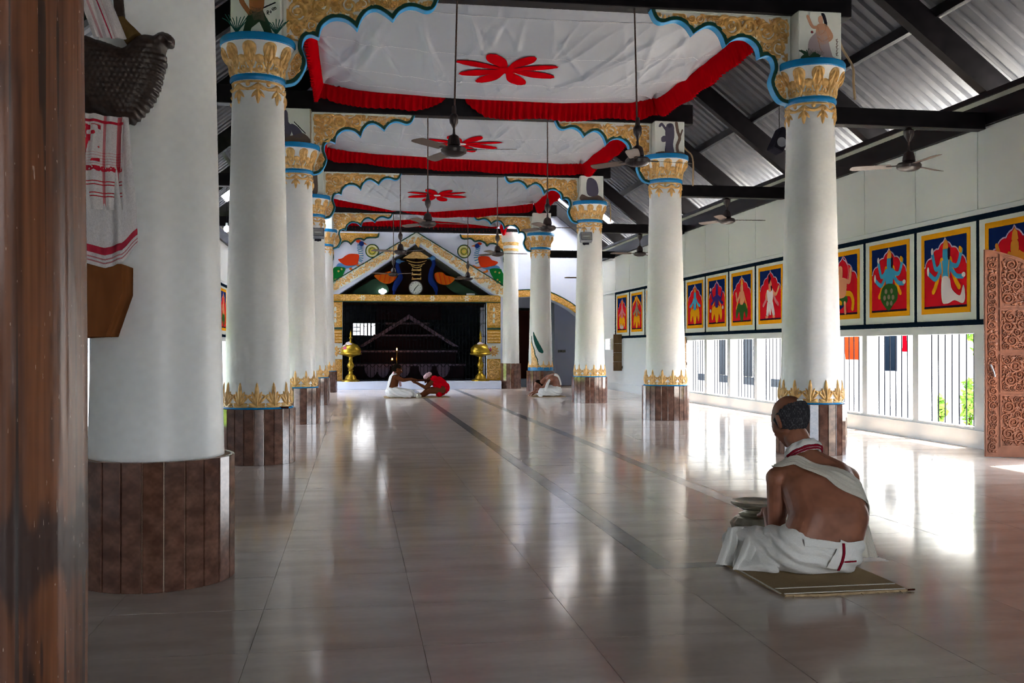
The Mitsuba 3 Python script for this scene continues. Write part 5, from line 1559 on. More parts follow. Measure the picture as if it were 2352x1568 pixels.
# -- the seated man in front, seen from behind
man = thing('person', 'bare-backed man with grey hair sitting cross-legged on a mat, white sash over his back', 'person')
hc, hf, hu = (2.130, 4.80, 0.695), (-0.30, 0.84, -0.46), (-0.16, 0.32, 1.0)
hp, HA, hq = head_parts(hc, hf, hu, 1.03)
Lsh, Rsh, nb = (2.012, 4.675, 0.425), (2.372, 4.675, 0.418), (2.178, 4.715, 0.515)
Lel, Rel = (2.026, 4.725, 0.125), (2.415, 4.80, 0.15)
Lwr, Rwr = (2.085, 4.97, 0.215), (2.275, 4.99, 0.215)
bones = [hull(((2.07, 4.515, 0.14), 0.105), ((2.24, 4.515, 0.14), 0.105), ((2.13, 4.53, 0.26), 0.112), ((2.28, 4.53, 0.26), 0.112)),
         hull(((2.13, 4.53, 0.26), 0.112), ((2.28, 4.53, 0.26), 0.112), ((2.125, 4.60, 0.365), 0.113), ((2.275, 4.60, 0.365), 0.113)),
         hull(((2.125, 4.60, 0.365), 0.113), ((2.275, 4.60, 0.365), 0.113), ((2.085, 4.665, 0.43), 0.078), ((2.305, 4.665, 0.43), 0.078)),
         hull(((2.085, 4.665, 0.43), 0.078), ((2.305, 4.665, 0.43), 0.078), (nb, 0.058)),
         hull((Lsh, 0.056), ((2.09, 4.665, 0.44), 0.070)), hull((Rsh, 0.056), ((2.30, 4.665, 0.44), 0.070)),
         hull((Lsh, 0.040), (nb, 0.05)), hull((Rsh, 0.040), (nb, 0.05)),
         hull((nb, 0.062), ((2.145, 4.765, 0.62), 0.060)),
         hull((Lsh, 0.053), (Lel, 0.039)), hull((Rsh, 0.053), (Rel, 0.039)),
         hull((Lel, 0.039), (tuple(np.array(Lel) * 0.6 + np.array(Lwr) * 0.4), 0.037), (Lwr, 0.025)), hull((Rel, 0.039), (tuple(np.array(Rel) * 0.6 + np.array(Rwr) * 0.4), 0.037), (Rwr, 0.025))]
bones += hand_parts(Lwr, (0.45, 0.85, 0.1), (-0.3, 0.1, 1.0), 1.0, -1) + hand_parts(Rwr, (-0.45, 0.85, 0.1), (0.3, 0.1, 1.0), 1.0, 1)
bones += hp
body = weld(bones, 0.011, 8)
put(man + '__body', body, 'brown_skin', True)
face_details(man, hq, 1.03)
# hair: fringe round the bald crown
def hair_cap(q, s, keep, thick=0.006, seed=0):
    m = trimesh.creation.icosphere(subdivisions=4)
    v = np.array(m.vertices)
    L = v * np.array([0.076, 0.096, 0.092]) + np.array([0, -0.012, 0.025])
    L = L + v * (thick * (0.6 + 0.8 * meshkit.noise(v * 22 + seed)))[:, None]
    ok = keep(L)
    f = m.faces[ok[m.faces].all(1)]
    m2 = trimesh.Trimesh(np.array([q(*(p)) for p in L]), f, process=False)
    m2.remove_unreferenced_vertices()
    return m2
hair = hair_cap(hq, 1.03, lambda L: (L[:, 2] < 0.056 - 0.35 * np.maximum(L[:, 1] + 0.075, 0)) & (L[:, 2] > -0.075) & (L[:, 1] < 0.022 + 0.35 * np.maximum(L[:, 2], 0) - 0.03 * (np.abs(L[:, 0]) < 0.0)), 0.009)
part(man, 'hair', hair, 'hair_grey', smooth=True, label='grey hair round a bald crown')
m = ICO1.copy(); m.vertices = m.vertices * np.array([0.017, 0.010, 0.008]) + np.array(hq(0.004, -0.104, 0.058))
part(man, 'flower', m, 'white_cotton', smooth=True, label='small white petal on the crown')
# dhoti
dh = [hull(((2.045, 4.52, 0.115), 0.122), ((2.235, 4.52, 0.11), 0.122), ((2.09, 4.56, 0.15), 0.10), ((2.22, 4.56, 0.15), 0.10)),
      hull(((2.04, 4.53, 0.11), 0.118), ((1.868, 4.84, 0.095), 0.070)), hull(((2.24, 4.53, 0.11), 0.118), ((2.49, 4.86, 0.10), 0.078)),
      hull(((1.868, 4.84, 0.095), 0.070), ((2.16, 5.02, 0.075), 0.060)), hull(((2.49, 4.86, 0.10), 0.078), ((2.06, 4.97, 0.07), 0.058)),
      hull(((1.868, 4.84, 0.095), 0.068), ((1.80, 4.76, 0.035), 0.032), ((1.765, 4.70, 0.02), 0.016), ((1.86, 4.64, 0.03), 0.03)),
      hull(((1.90, 4.76, 0.10), 0.06), ((1.775, 4.60, 0.018), 0.014), ((1.92, 4.52, 0.03), 0.03), ((1.83, 4.57, 0.025), 0.02))]
dho = weld(dh, 0.008, 8)
dho_plain = dho
dho = crumple(dho, 0.0075, 2.2, 3, 0.013)
put(man + '__dhoti', dho, 'white_cotton', True)
labels[man + '__dhoti'] = {'label': 'white cotton dhoti'}
# draped folds over the left knee
def drape(o, dx, w0, w1, h, y0, seed):
    def fn(a, b):
        # a across, b down
        w = w0 + (w1 - w0) * b
        x = o[0] + (a - 0.5) * w + dx * b
        z = o[2] - h * b + 0.012 * np.sin(b * PI)
        y = o[1] - y0 * np.sin(b * PI / 2) + 0.016 * (0.3 + b) * np.sin(a * 21 + seed + 1.5 * b)
        return np.stack([x, y, np.maximum(z, 0.014 + 0.004 * np.sin(a * 21))], 1)
    return solid(fn, np.linspace(0, 1, 34), np.linspace(0, 1, 16), 0.005)
part(man, 'dhoti_fold', drape((1.855, 4.80, 0.172), -0.055, 0.09, 0.17, 0.158, 0.10, 1), 'white_cotton', smooth=50)
part(man, 'dhoti_fold', drape((1.93, 4.71, 0.155), -0.085, 0.12, 0.19, 0.140, 0.12, 2), 'white_cotton', smooth=50)
# waistband and red borders
def on_back(pts, w, m, name, off=0.006, mesh=None, n=40, th=0.003, **kw):
    off += 0.004
    c = smooth_poly(pts, max(2, n // max(1, len(pts) - 1)), False)
    part(man, name, ribbon_on(mesh if mesh is not None else dho_plain, c, w, off, th, **kw), m, smooth=50)
on_back([(2.02, 4.40, 0.165), (2.10, 4.39, 0.160), (2.18, 4.385, 0.152), (2.26, 4.39, 0.150), (2.34, 4.42, 0.155)], 0.035, 'white_cotton', 'waistband', 0.010, n=40)
on_back([(2.205, 4.38, 0.165), (2.203, 4.37, 0.12), (2.195, 4.37, 0.07), (2.185, 4.39, 0.03)], 0.012, 'maroon_thread', 'red_border', 0.016, across=4)
on_back([(2.206, 4.38, 0.075), (2.235, 4.38, 0.078), (2.265, 4.39, 0.080)], 0.008, 'maroon_thread', 'red_border', 0.016, n=16, across=4)
on_back([(2.165, 4.38, 0.03), (2.19, 4.375, 0.09), (2.225, 4.375, 0.145), (2.235, 4.385, 0.165)], 0.08, 'white_cotton', 'tucked_end', 0.010)
# sash over the back
up_e = [(2.024, 0.560), (2.108, 0.554), (2.210, 0.501), (2.320, 0.419), (2.374, 0.321), (2.398, 0.217), (2.409, 0.120)]
lo_e = [(1.970, 0.512), (2.054, 0.514), (2.125, 0.466), (2.195, 0.376), (2.271, 0.317), (2.335, 0.264), (2.374, 0.166)]
mid = [((a[0] + b[0]) / 2, (a[1] + b[1]) / 2, math.hypot(a[0] - b[0], a[1] - b[1])) for a, b in zip(up_e, lo_e)]
pts = [(2.075, 4.74, 0.475)] + [(x, 4.56 + (0.10 if i == 0 else 0.06 if i == 1 else 0), z) for i, (x, z, w) in enumerate(mid)]
wds = [0.09] + [max(w, 0.07) for _, _, w in mid]
ctr = smooth_poly(pts, 9, False)
ww = np.interp(np.linspace(0, 1, len(ctr)), np.linspace(0, 1, len(wds)), wds)
cl_pt, _, _ = trimesh.proximity.closest_point(body, ctr)
part(man, 'sash', ribbon_on(body, cl_pt, ww, 0.012, 0.004, across=15, ripple=0.0028), 'cream_sash', smooth=60, label='cream sash across the back')
def tail_fn(a, b):
    x = 2.372 + 0.030 * b + (a - 0.5) * (0.055 + 0.03 * b)
    y = 4.545 - 0.02 * b + 0.010 * np.sin(a * 13)
    z = 0.25 - 0.185 * b
    return np.stack([x, y, z], 1)
part(man, 'sash_end', solid(tail_fn, np.linspace(0, 1, 14), np.linspace(0, 1, 10), 0.005), 'cream_sash', smooth=50)
# scarf round the neck with a maroon border
th_ = np.linspace(-0.25 * PI, 1.22 * PI, 40)
nk = np.array([2.170, 4.735, 0.545])
ax = np.array([-0.15, 0.42, 0.9]); ax /= np.linalg.norm(ax)
e1 = np.array([1, 0, 0.15]); e1 -= ax * (e1 @ ax); e1 /= np.linalg.norm(e1)
e2 = np.cross(ax, e1)
def scarf(rad, lift, hw, tk, rp=0.004):
    def fn(a, b):
        r = rad + tk * np.sin(b * PI) + rp * np.sin(a * 9 + b * 5)
        return nk + r[:, None] * (np.cos(a)[:, None] * e1 - np.sin(a)[:, None] * e2) + ax * (lift + (b - 0.5) * hw + 0.012 * np.sin(a))[:, None]
    return solid(fn, th_, np.linspace(0, 1, 7), 0.005)
part(man, 'scarf', scarf(0.076, 0.0, 0.055, 0.014), 'white_cotton', smooth=60, label='white scarf with maroon border round the neck')
part(man, 'scarf_border', scarf(0.0895, -0.012, 0.010, 0.004, 0.001), 'maroon_thread', smooth=60)
part(man, 'scarf_border', scarf(0.0845, -0.024, 0.006, 0.004, 0.001), 'maroon_thread', smooth=60)

# mat under him
def weave(p, n, uv):
    a = dr.sin(p.y * 420) * dr.sin(p.x * 130)
    return mix((0.24, 0.165, 0.09), (0.40, 0.30, 0.18), 0.5 + 0.5 * a * noise(p.x * 30, p.y * 30))
mat('straw', proc(weave), 0.8, 0.2)
mt = thing('straw_mat', 'frayed woven straw mat under the man sitting in front', 'mat')
mpoly = Polygon([(1.775, 4.86), (1.772, 4.49), (1.797, 4.105), (1.95, 4.088), (2.362, 4.115), (2.372, 4.30), (2.362, 4.86)])
put(mt, extr(mpoly, 0.010, 0.0005), 'straw')
for a, b in (((1.800, 4.115), (2.355, 4.125)), ((1.785, 4.12), (1.782, 4.84)), ((1.80, 4.21), (2.36, 4.22))):
    part(mt, 'bound_edge', extr(LineString([a, b]).buffer(0.0045, cap_style=2), 0.003, 0.0105), 'cream_sash')
r = random.Random(4)
for q in range(16):
    x = 1.80 + 0.56 * q / 15
    part(mt, 'loose_straw', tube([(x, 4.10 + 0.02 * q / 15, 0.006), (x + r.uniform(-0.012, 0.012), 4.085 + 0.02 * q / 15, 0.004), (x + r.uniform(-0.02, 0.02), 4.07 + r.uniform(-0.012, 0.02) + 0.02 * q / 15, 0.003)], 0.0016, 4), 'straw')
part(mt, 'mat_stick', tube([(2.345, 4.12, 0.006), (2.40, 4.125, 0.006)], 0.004, 6), 'brown_door')

# pedestal dish in front of him
mat('bell_metal', proc(lambda p, n, uv: mix((0.34, 0.33, 0.26), (0.58, 0.56, 0.46), fbm(p.x * 30, p.y * 30, p.z * 30, 3))), 0.25, 0.5, metallic=0.6)
pd = thing('pedestal_dish', 'silvery pedestal dish with lobed foot standing in front of the seated man', 'dish')
a = T().translate([2.155, 5.30, 0])
part(pd, 'tray', lathe([(0, 0.180), (0.06, 0.180), (0.10, 0.190), (0.127, 0.203), (0.133, 0.212), (0.133, 0.222), (0.124, 0.224), (0.10, 0.217), (0.06, 0.212), (0, 0.211)], 48), 'bell_metal', smooth=35, tw=a)
part(pd, 'neck', lathe([(0, 0.146), (0.088, 0.146), (0.092, 0.153), (0.066, 0.162), (0.062, 0.172), (0.075, 0.180), (0, 0.180)], 40), 'bell_metal', smooth=35, tw=a)
def lobed(n=96):
    pr = np.array([(0.0, 0.146), (0.06, 0.146), (0.105, 0.136), (0.130, 0.108), (0.120, 0.075), (0.085, 0.045), (0.07, 0.025), (0.085, 0.004), (0.0, 0.0)])
    m = lathe(pr, n)
    v = np.array(m.vertices)
    an = np.arctan2(v[:, 1], v[:, 0])
    k = 1 + 0.075 * np.abs(np.sin(an * 6)) * ((v[:, 2] > 0.04) & (v[:, 2] < 0.142))
    v[:, :2] *= k[:, None]
    m.vertices = v
    return m
part(pd, 'lobed_foot', lobed(), 'bell_metal', smooth=35, tw=a)

# -- the far figures
def person(label, bones, head, cloth=(), skin='brown_skin_2', hair=None, length=0.02, hs=1.0):
    k = thing('person', label, 'person')
    ms, A, q = head_parts(head[0], head[1], head[2], hs)
    b = weld(bones + ms, length, 6)
    put(k + '__body', b, skin, True)
    face_details(k, q, hs)
    if hair:
        part(k, 'hair', hair_cap(q, hs, hair), 'hair_dark', smooth=True)
    return k, b, q
full_hair = lambda L: (L[:, 1] < 0.045 + 0.35 * np.maximum(L[:, 2] - 0.02, 0)) & ((L[:, 2] > 0.03) | (L[:, 1] < -0.005)) & (L[:, 2] > -0.055)
# P2: sits in profile, facing right, arms stretched out
b2 = [hull(((0.80, 21.9, 0.13), 0.12), ((0.80, 21.9, 0.24), 0.105)), hull(((0.80, 21.9, 0.24), 0.105), ((0.835, 21.9, 0.40), 0.105), ((0.84, 21.82, 0.43), 0.07), ((0.84, 21.98, 0.43), 0.07)),
      hull(((0.845, 21.9, 0.45), 0.07), ((0.865, 21.9, 0.53), 0.05)),
      *chain([(0.86, 21.76, 0.44), (1.02, 21.72, 0.38), (1.20, 21.80, 0.40)], [0.05, 0.038, 0.026]), *chain([(0.86, 22.04, 0.44), (1.02, 22.06, 0.37), (1.20, 21.96, 0.40)], [0.05, 0.038, 0.026]),
      *hand_parts((1.20, 21.80, 0.40), (1, 0.2, -0.1), (0, 0, 1), 1.0, -1, 0.3), *hand_parts((1.20, 21.96, 0.40), (1, -0.2, -0.1), (0, 0, 1), 1.0, 1, 0.3)]
k2, bd2, q2 = person('man in white sitting in profile with arms stretched towards the red-clad figure', b2, ((0.895, 21.9, 0.60), (0.95, 0.05, -0.30), (0.2, 0, 1)), hair=full_hair)
d2 = weld([hull(((0.78, 21.9, 0.13), 0.135), ((0.82, 21.9, 0.15), 0.125)), hull(((0.80, 21.82, 0.12), 0.11), ((1.16, 21.68, 0.10), 0.085)), hull(((0.80, 21.98, 0.12), 0.11), ((1.16, 22.12, 0.10), 0.085)),
           hull(((1.16, 21.68, 0.10), 0.08), ((1.10, 21.98, 0.07), 0.06)), hull(((1.16, 22.12, 0.10), 0.08), ((1.24, 21.86, 0.06), 0.055))], 0.02, 5)
put(k2 + '__dhoti', crumple(d2, 0.008, 2.0, 5, 0.012), 'white_cotton', True)
c = np.array([(0.66, 21.86, 0.18), (0.70, 21.85, 0.30), (0.745, 21.84, 0.42), (0.80, 21.84, 0.50), (0.87, 21.83, 0.50)])
part(k2, 'shawl', ribbon_on(bd2, smooth_poly(c, 7, False), 0.15, 0.012, 0.006, across=9), 'white_cotton', smooth=50, label='white shawl over the back')
part(k2, 'scarf', tube([(0.83, 21.80, 0.50), (0.82, 21.9, 0.535), (0.83, 22.0, 0.50), (0.92, 21.98, 0.47), (0.95, 21.86, 0.36), (0.96, 21.82, 0.25)], 0.026, 8), 'pink_cloth', smooth=True)
# P3: crouches facing left, red cloth over the back
b3 = [hull(((1.86, 22.15, 0.20), 0.12), ((1.80, 22.15, 0.30), 0.11)), hull(((1.80, 22.15, 0.30), 0.11), ((1.69, 22.15, 0.36), 0.10)), hull(((1.69, 22.15, 0.36), 0.08), ((1.63, 22.15, 0.40), 0.055)),
      *chain([(1.68, 22.03, 0.36), (1.52, 21.98, 0.20), (1.34, 22.04, 0.30)], [0.05, 0.038, 0.026]), *chain([(1.68, 22.27, 0.36), (1.52, 22.30, 0.20), (1.34, 22.22, 0.30)], [0.05, 0.038, 0.026]),
      *hand_parts((1.34, 22.04, 0.30), (-1, 0.1, 0.25), (-0.2, -0.2, -1), 1.0, 1, 0.3), *hand_parts((1.34, 22.22, 0.30), (-1, -0.1, 0.25), (-0.2, 0.2, -1), 1.0, -1, 0.3),
      *chain([(1.86, 22.05, 0.16), (1.58, 21.95, 0.14), (1.46, 22.00, 0.05), (1.36, 22.0, 0.035)], [0.09, 0.06, 0.045, 0.03]), *chain([(1.86, 22.25, 0.16), (1.58, 22.34, 0.14), (1.46, 22.3, 0.05), (1.36, 22.3, 0.035)], [0.09, 0.06, 0.045, 0.03])]
k3, bd3, q3 = person('crouching figure with a bright red cloth over the back, facing the man in white', b3, ((1.585, 22.15, 0.40), (-0.80, 0.0, -0.60), (-0.5, 0, 0.9)))
r3 = weld([hull(((1.90, 22.15, 0.20), 0.14), ((1.80, 22.15, 0.31), 0.135), ((1.84, 22.15, 0.07), 0.06)), hull(((1.80, 22.15, 0.31), 0.13), ((1.70, 22.05, 0.375), 0.085), ((1.70, 22.25, 0.375), 0.085)), hull(((1.78, 22.02, 0.30), 0.07), ((1.80, 22.0, 0.05), 0.05), ((1.69, 22.02, 0.33), 0.05)), hull(((1.78, 22.28, 0.30), 0.07), ((1.80, 22.3, 0.05), 0.05))], 0.02, 5)
put(k3 + '__red_cloth', crumple(r3, 0.010, 2.4, 8, 0.012), 'red_garment', True)
wr = trimesh.creation.icosphere(subdivisions=3)
wr.vertices = np.array([q3(*p) for p in wr.vertices * np.array([0.086, 0.106, 0.062]) + np.array([0, -0.012, 0.062])])
part(k3, 'head_cloth', crumple(wr, 0.006, 3.0, 4), 'pink_cloth', smooth=True, label='pale pink cloth on the head')
tr = thing('wooden_tray', 'wooden tray held between the two figures near the shrine', 'tray')
put(tr, bbox(1.22, 1.56, 22.02, 22.24, 0.345, 0.365, 0.005), 'brown_door')
part(tr, 'rim', extr(sbox(1.22, 22.02, 1.56, 22.24).difference(sbox(1.235, 22.035, 1.545, 22.225)), 0.018, 0.365), 'brown_door')
vs = thing('brass_pot', 'small brass pot on the floor by the man in white', 'pot')
put(vs, lathe([(0, 0.001), (0.04, 0.001), (0.06, 0.03), (0.062, 0.06), (0.035, 0.09), (0.03, 0.105), (0.045, 0.12), (0.03, 0.118), (0, 0.1)], 24), 'bell_metal', smooth=35, tw=T().translate([1.33, 21.55, 0]))
for lab, x0, x1, y0, y1 in (('thin dark mat under the pair near the shrine', 0.62, 2.0, 21.70, 22.5), ('thin dark mat under the bowing man by the painted column', 3.80, 4.52, 21.7, 22.4)):
    kk = thing('floor_mat', lab, 'mat')
    put(kk, bbox(x0, x1, y0, y1, 0.0005, 0.011, 0.003), 'straw')
# P4: bows deeply, facing left
b4 = [hull(((4.32, 22.0, 0.16), 0.12), ((4.36, 22.0, 0.26), 0.11)), hull(((4.36, 22.0, 0.26), 0.115), ((4.33, 22.0, 0.40), 0.11)), hull(((4.33, 22.0, 0.40), 0.11), ((4.20, 21.92, 0.40), 0.075), ((4.20, 22.08, 0.40), 0.075)), hull(((4.19, 22.0, 0.40), 0.07), ((4.05, 22.0, 0.32), 0.05)),
      *chain([(4.20, 21.86, 0.39), (4.06, 21.80, 0.22), (3.90, 21.86, 0.10)], [0.05, 0.038, 0.026]), *chain([(4.20, 22.14, 0.39), (4.06, 22.2, 0.22), (3.90, 22.14, 0.10)], [0.05, 0.038, 0.026]),
      *hand_parts((3.90, 21.86, 0.10), (-1, 0.1, -0.35), (-0.3, 0, 1), 1.0, 1, 0.3), *hand_parts((3.90, 22.14, 0.10), (-1, -0.1, -0.35), (-0.3, 0, 1), 1.0, -1, 0.3)]
k4, bd4, q4 = person('bare-backed man in white bowing low beside the green-feather column', b4, ((3.99, 22.06, 0.24), (-0.55, 0.0, -0.83), (-0.8, 0, 0.55)), hair=lambda L: full_hair(L) & (L[:, 1] < -0.02), skin='brown_skin')
d4 = weld([hull(((4.36, 22.0, 0.13), 0.13), ((4.28, 22.0, 0.14), 0.13)), hull(((4.34, 21.9, 0.12), 0.11), ((4.02, 21.76, 0.11), 0.085)), hull(((4.34, 22.1, 0.12), 0.11), ((4.02, 22.24, 0.11), 0.085)),
           hull(((4.02, 21.76, 0.11), 0.085), ((3.99, 22.04, 0.08), 0.065)), hull(((4.0, 21.74, 0.12), 0.08), ((3.96, 21.70, 0.03), 0.04))], 0.02, 5)
put(k4 + '__dhoti', crumple(d4, 0.009, 2.0, 9, 0.012), 'white_cotton', True)
c = np.array([(4.30, 21.88, 0.50), (4.40, 21.88, 0.46), (4.46, 21.89, 0.36), (4.47, 21.9, 0.25)])
part(k4, 'sash', ribbon_on(bd4, smooth_poly(c, 7, False), 0.085, 0.012, 0.005, across=7), 'white_cotton', smooth=50)
part(k4, 'sash_end', tube([(4.18, 21.82, 0.37), (4.13, 21.76, 0.30), (4.08, 21.70, 0.20), (4.05, 21.66, 0.12)], [0.022, 0.03, 0.032, 0.03], 8), 'white_cotton', smooth=True)
#@@FOREGROUND
# ---------------------------------------------------------------- wooden post close to the camera
def post_wood(p, n, uv):
    a = dr.atan2(p.y - 2.0, p.x + 0.72)
    s = fbm(a * 9.0, p.z * 1.1, 0.5, 4)
    t = fbm(a * 22.0, p.z * 2.2, 3.5, 3)
    c = mix((0.050, 0.016, 0.007), (0.175, 0.062, 0.025), smoothstep(0.25, 0.75, 0.7 * s + 0.3 * t))
    # dark worn patches and cracks
    w = fbm(a * 5.0 + 7.0, p.z * 3.3, 1.5, 4)
    band = dr.exp(-dr.square((p.z - 0.70) / 0.075)) + 0.9 * dr.exp(-dr.square((p.z - 0.50) / 0.12)) * smoothstep(0.5, 0.6, fbm(a * 6.0, p.z * 2.0, 9.1, 3))
    d = smoothstep(0.42, 0.62, w * 0.75 + 0.32 * band)
    c = mix(c, (0.022, 0.013, 0.012), 0.85 * d)
    cr = noise(a * 20.0, p.z * 2.5, 6.0)
    c = mix(c, (0.012, 0.008, 0.006), 0.8 * smoothstep(0.84, 0.9, cr))
    k = noise(a * 60.0, p.z * 55.0, 2.0)
    return mix(c, (0.42, 0.34, 0.28), 0.6 * smoothstep(0.962, 0.975, k))
def post_bump(p, n, uv):
    a = dr.atan2(p.y - 2.0, p.x + 0.72)
    return fbm(a * 9.0, p.z * 1.5, 0.5, 2) + 0.25 * noise(a * 9.0, p.z * 9.0, 0.2)
mat('post_wood', proc(post_wood), 0.36, 0.5, bump=proc(post_bump, 0.002), bscale=0.005)
wp = thing('wooden_post', 'thick worn brown wooden post at the left edge closest to the camera', 'post')
pz = np.linspace(0, 3.2, 60)
pm = lathe([(0.0, 0.0)] + [(0.224 - 0.004 * z + 0.004 * math.sin(z * 2.3), z) for z in pz] + [(0, 3.2)], 96)
v = np.array(pm.vertices)
an = np.arctan2(v[:, 1], v[:, 0])
nn = meshkit.fbm(np.stack([np.cos(an) * 5, np.sin(an) * 5, v[:, 2] * 0.8], 1), 3, 4)
v[:, :2] *= (1 + 0.035 * (nn - 0.5))[:, None]
pm.vertices = v
pm.apply_translation((-0.72, 2.0, 0.001))
put(wp, pm, 'post_wood', 50)

# ---------------------------------------------------------------- carved figure on a bracket at the near column
from scipy.spatial import Delaunay
def pillow(poly, depth, R, step=0.008, relief=None, seed=0):
    """a rounded body with the outline of the polygon; local x, z in plane, thickness along y both ways"""
    poly = poly.simplify(0.001)
    ring = np.array([poly.exterior.interpolate(d).coords[0] for d in np.arange(0, poly.exterior.length, step)])
    x0, z0, x1, z1 = poly.bounds
    g = np.array([(x, z) for x in np.arange(x0, x1, step) for z in np.arange(z0, z1, step) if poly.contains(Point(x, z)) and poly.exterior.distance(Point(x, z)) > step * 0.6])
    P = np.vstack([ring, g])
    dist = np.concatenate([np.zeros(len(ring)), [poly.exterior.distance(Point(p)) for p in g]])
    h = depth * np.sqrt(np.clip(1 - (1 - np.minimum(dist / R, 1)) ** 2, 0, 1))
    if relief is not None:
        h = h + relief(P) * np.minimum(dist / (0.15 * R), 1)
    tri = Delaunay(P).simplices
    c = P[tri].mean(1)
    tri = tri[[poly.contains(Point(q)) for q in c]]
    a, b, cc = P[tri[:, 0]], P[tri[:, 1]], P[tri[:, 2]]
    area = (b[:, 0] - a[:, 0]) * (cc[:, 1] - a[:, 1]) - (b[:, 1] - a[:, 1]) * (cc[:, 0] - a[:, 0])
    tri = np.where(area[:, None] > 0, tri, tri[:, ::-1])
    n = len(P)
    back = np.arange(n, 2 * n); back[:len(ring)] = np.arange(len(ring))
    V = np.vstack([np.stack([P[:, 0], -h, P[:, 1]], 1), np.stack([P[:, 0], h, P[:, 1]], 1)])
    return trimesh.Trimesh(V, np.vstack([tri, back[tri][:, ::-1]]), process=False)
mat('dark_carving', proc(lambda p, n, uv: mix((0.013, 0.008, 0.006), (0.034, 0.021, 0.016), fbm(p.x * 40, p.y * 40, p.z * 40, 3))), 0.44, 0.35)
mat('arm_paint', proc(lambda p, n, uv: mix((0.07, 0.045, 0.018), (0.16, 0.10, 0.04), fbm(p.x * 30, p.y * 30, p.z * 30, 3))), 0.5, 0.4)
mat('bracket_wood', proc(lambda p, n, uv: mix((0.12, 0.042, 0.016), (0.20, 0.075, 0.030), fbm(p.x * 30, p.y * 30, p.z * 5, 3))), 0.45, 0.4)
cf = thing('carved_figure', 'dark scaly carved figure with a curled tip fixed to the near white column', 'carved figure')
YC = 4.52
out = SP([(-1.140, 2.339), (-1.068, 2.345), (-1.023, 2.334), (-0.970, 2.316), (-0.939, 2.338), (-0.911, 2.365), (-0.876, 2.378), (-0.844, 2.373), (-0.823, 2.387), (-0.802, 2.391), (-0.775, 2.381), (-0.760, 2.358), (-0.765, 2.334), (-0.779, 2.327), (-0.791, 2.329),
          (-0.796, 2.305), (-0.803, 2.286), (-0.801, 2.256), (-0.812, 2.219), (-0.821, 2.171), (-0.840, 2.119), (-0.861, 2.081), (-0.889, 2.045), (-0.924, 2.011), (-0.973, 1.995), (-1.015, 2.010), (-1.050, 2.038), (-1.091, 2.054), (-1.140, 2.056)], 5)
_ring = [out.exterior.interpolate(d) for d in np.arange(0, out.exterior.length, 0.026)]
_x0, _z0, _x1, _z1 = out.bounds
out = unary_union([out] + [p.buffer(0.0125, 6) for p in _ring if p.x > _x0 + 0.55 * (_x1 - _x0) and p.y < _z1 - 0.09]).buffer(0.002)
def scales(P):
    q = P / 0.022
    i = np.floor(q[:, 1]); xx = q[:, 0] + 0.5 * (i % 2)
    d = np.hypot(xx - np.floor(xx) - 0.5, q[:, 1] - i - 0.5)
    return 0.009 * np.clip(1 - d * 1.6, 0, 1)
cm_ = pillow(out, 0.085, 0.09, 0.006, scales)
cm_.apply_translation((0, YC, 0))
part(cf, 'body', cm_, 'dark_carving', smooth=50)
ka = np.array([(-0.993, 2.526), (-0.989, 2.483), (-0.984, 2.450), (-0.967, 2.414), (-0.946, 2.384), (-0.925, 2.357)])
ka = np.stack([ka[:, 0], np.linspace(YC + 0.02, YC, 6), ka[:, 1]], 1)
part(cf, 'arm', tube(smooth_poly(ka, 5, False), np.interp(np.linspace(0, 1, 26), [0, 0.4, 0.75, 1], [0.017, 0.019, 0.033, 0.038]), 14), 'arm_paint', smooth=True, label='olive brown arm')
part(cf, 'cuff', tube(smooth_poly(ka[:3], 4, False), 0.021, 14), 'dark_carving', smooth=True)
bp = Polygon([(-1.168, 1.396), (-0.952, 1.399), (-0.952, 1.279), (-1.015, 1.100), (-1.167, 1.096)])
part(cf, 'bracket', onto(extr(bp, 0.44), (0, 4.86, 0), (1, 0, 0), (0, 0, 1), (0, -1, 0)), 'bracket_wood', label='brown wooden bracket block')
part(cf, 'spine', box((-1.169, 1.939)[0], (-1.059, 1.942)[0], 4.62, 4.78, (-1.168, 1.396)[1], (-1.171, 2.366)[1]), 'dark_carving')
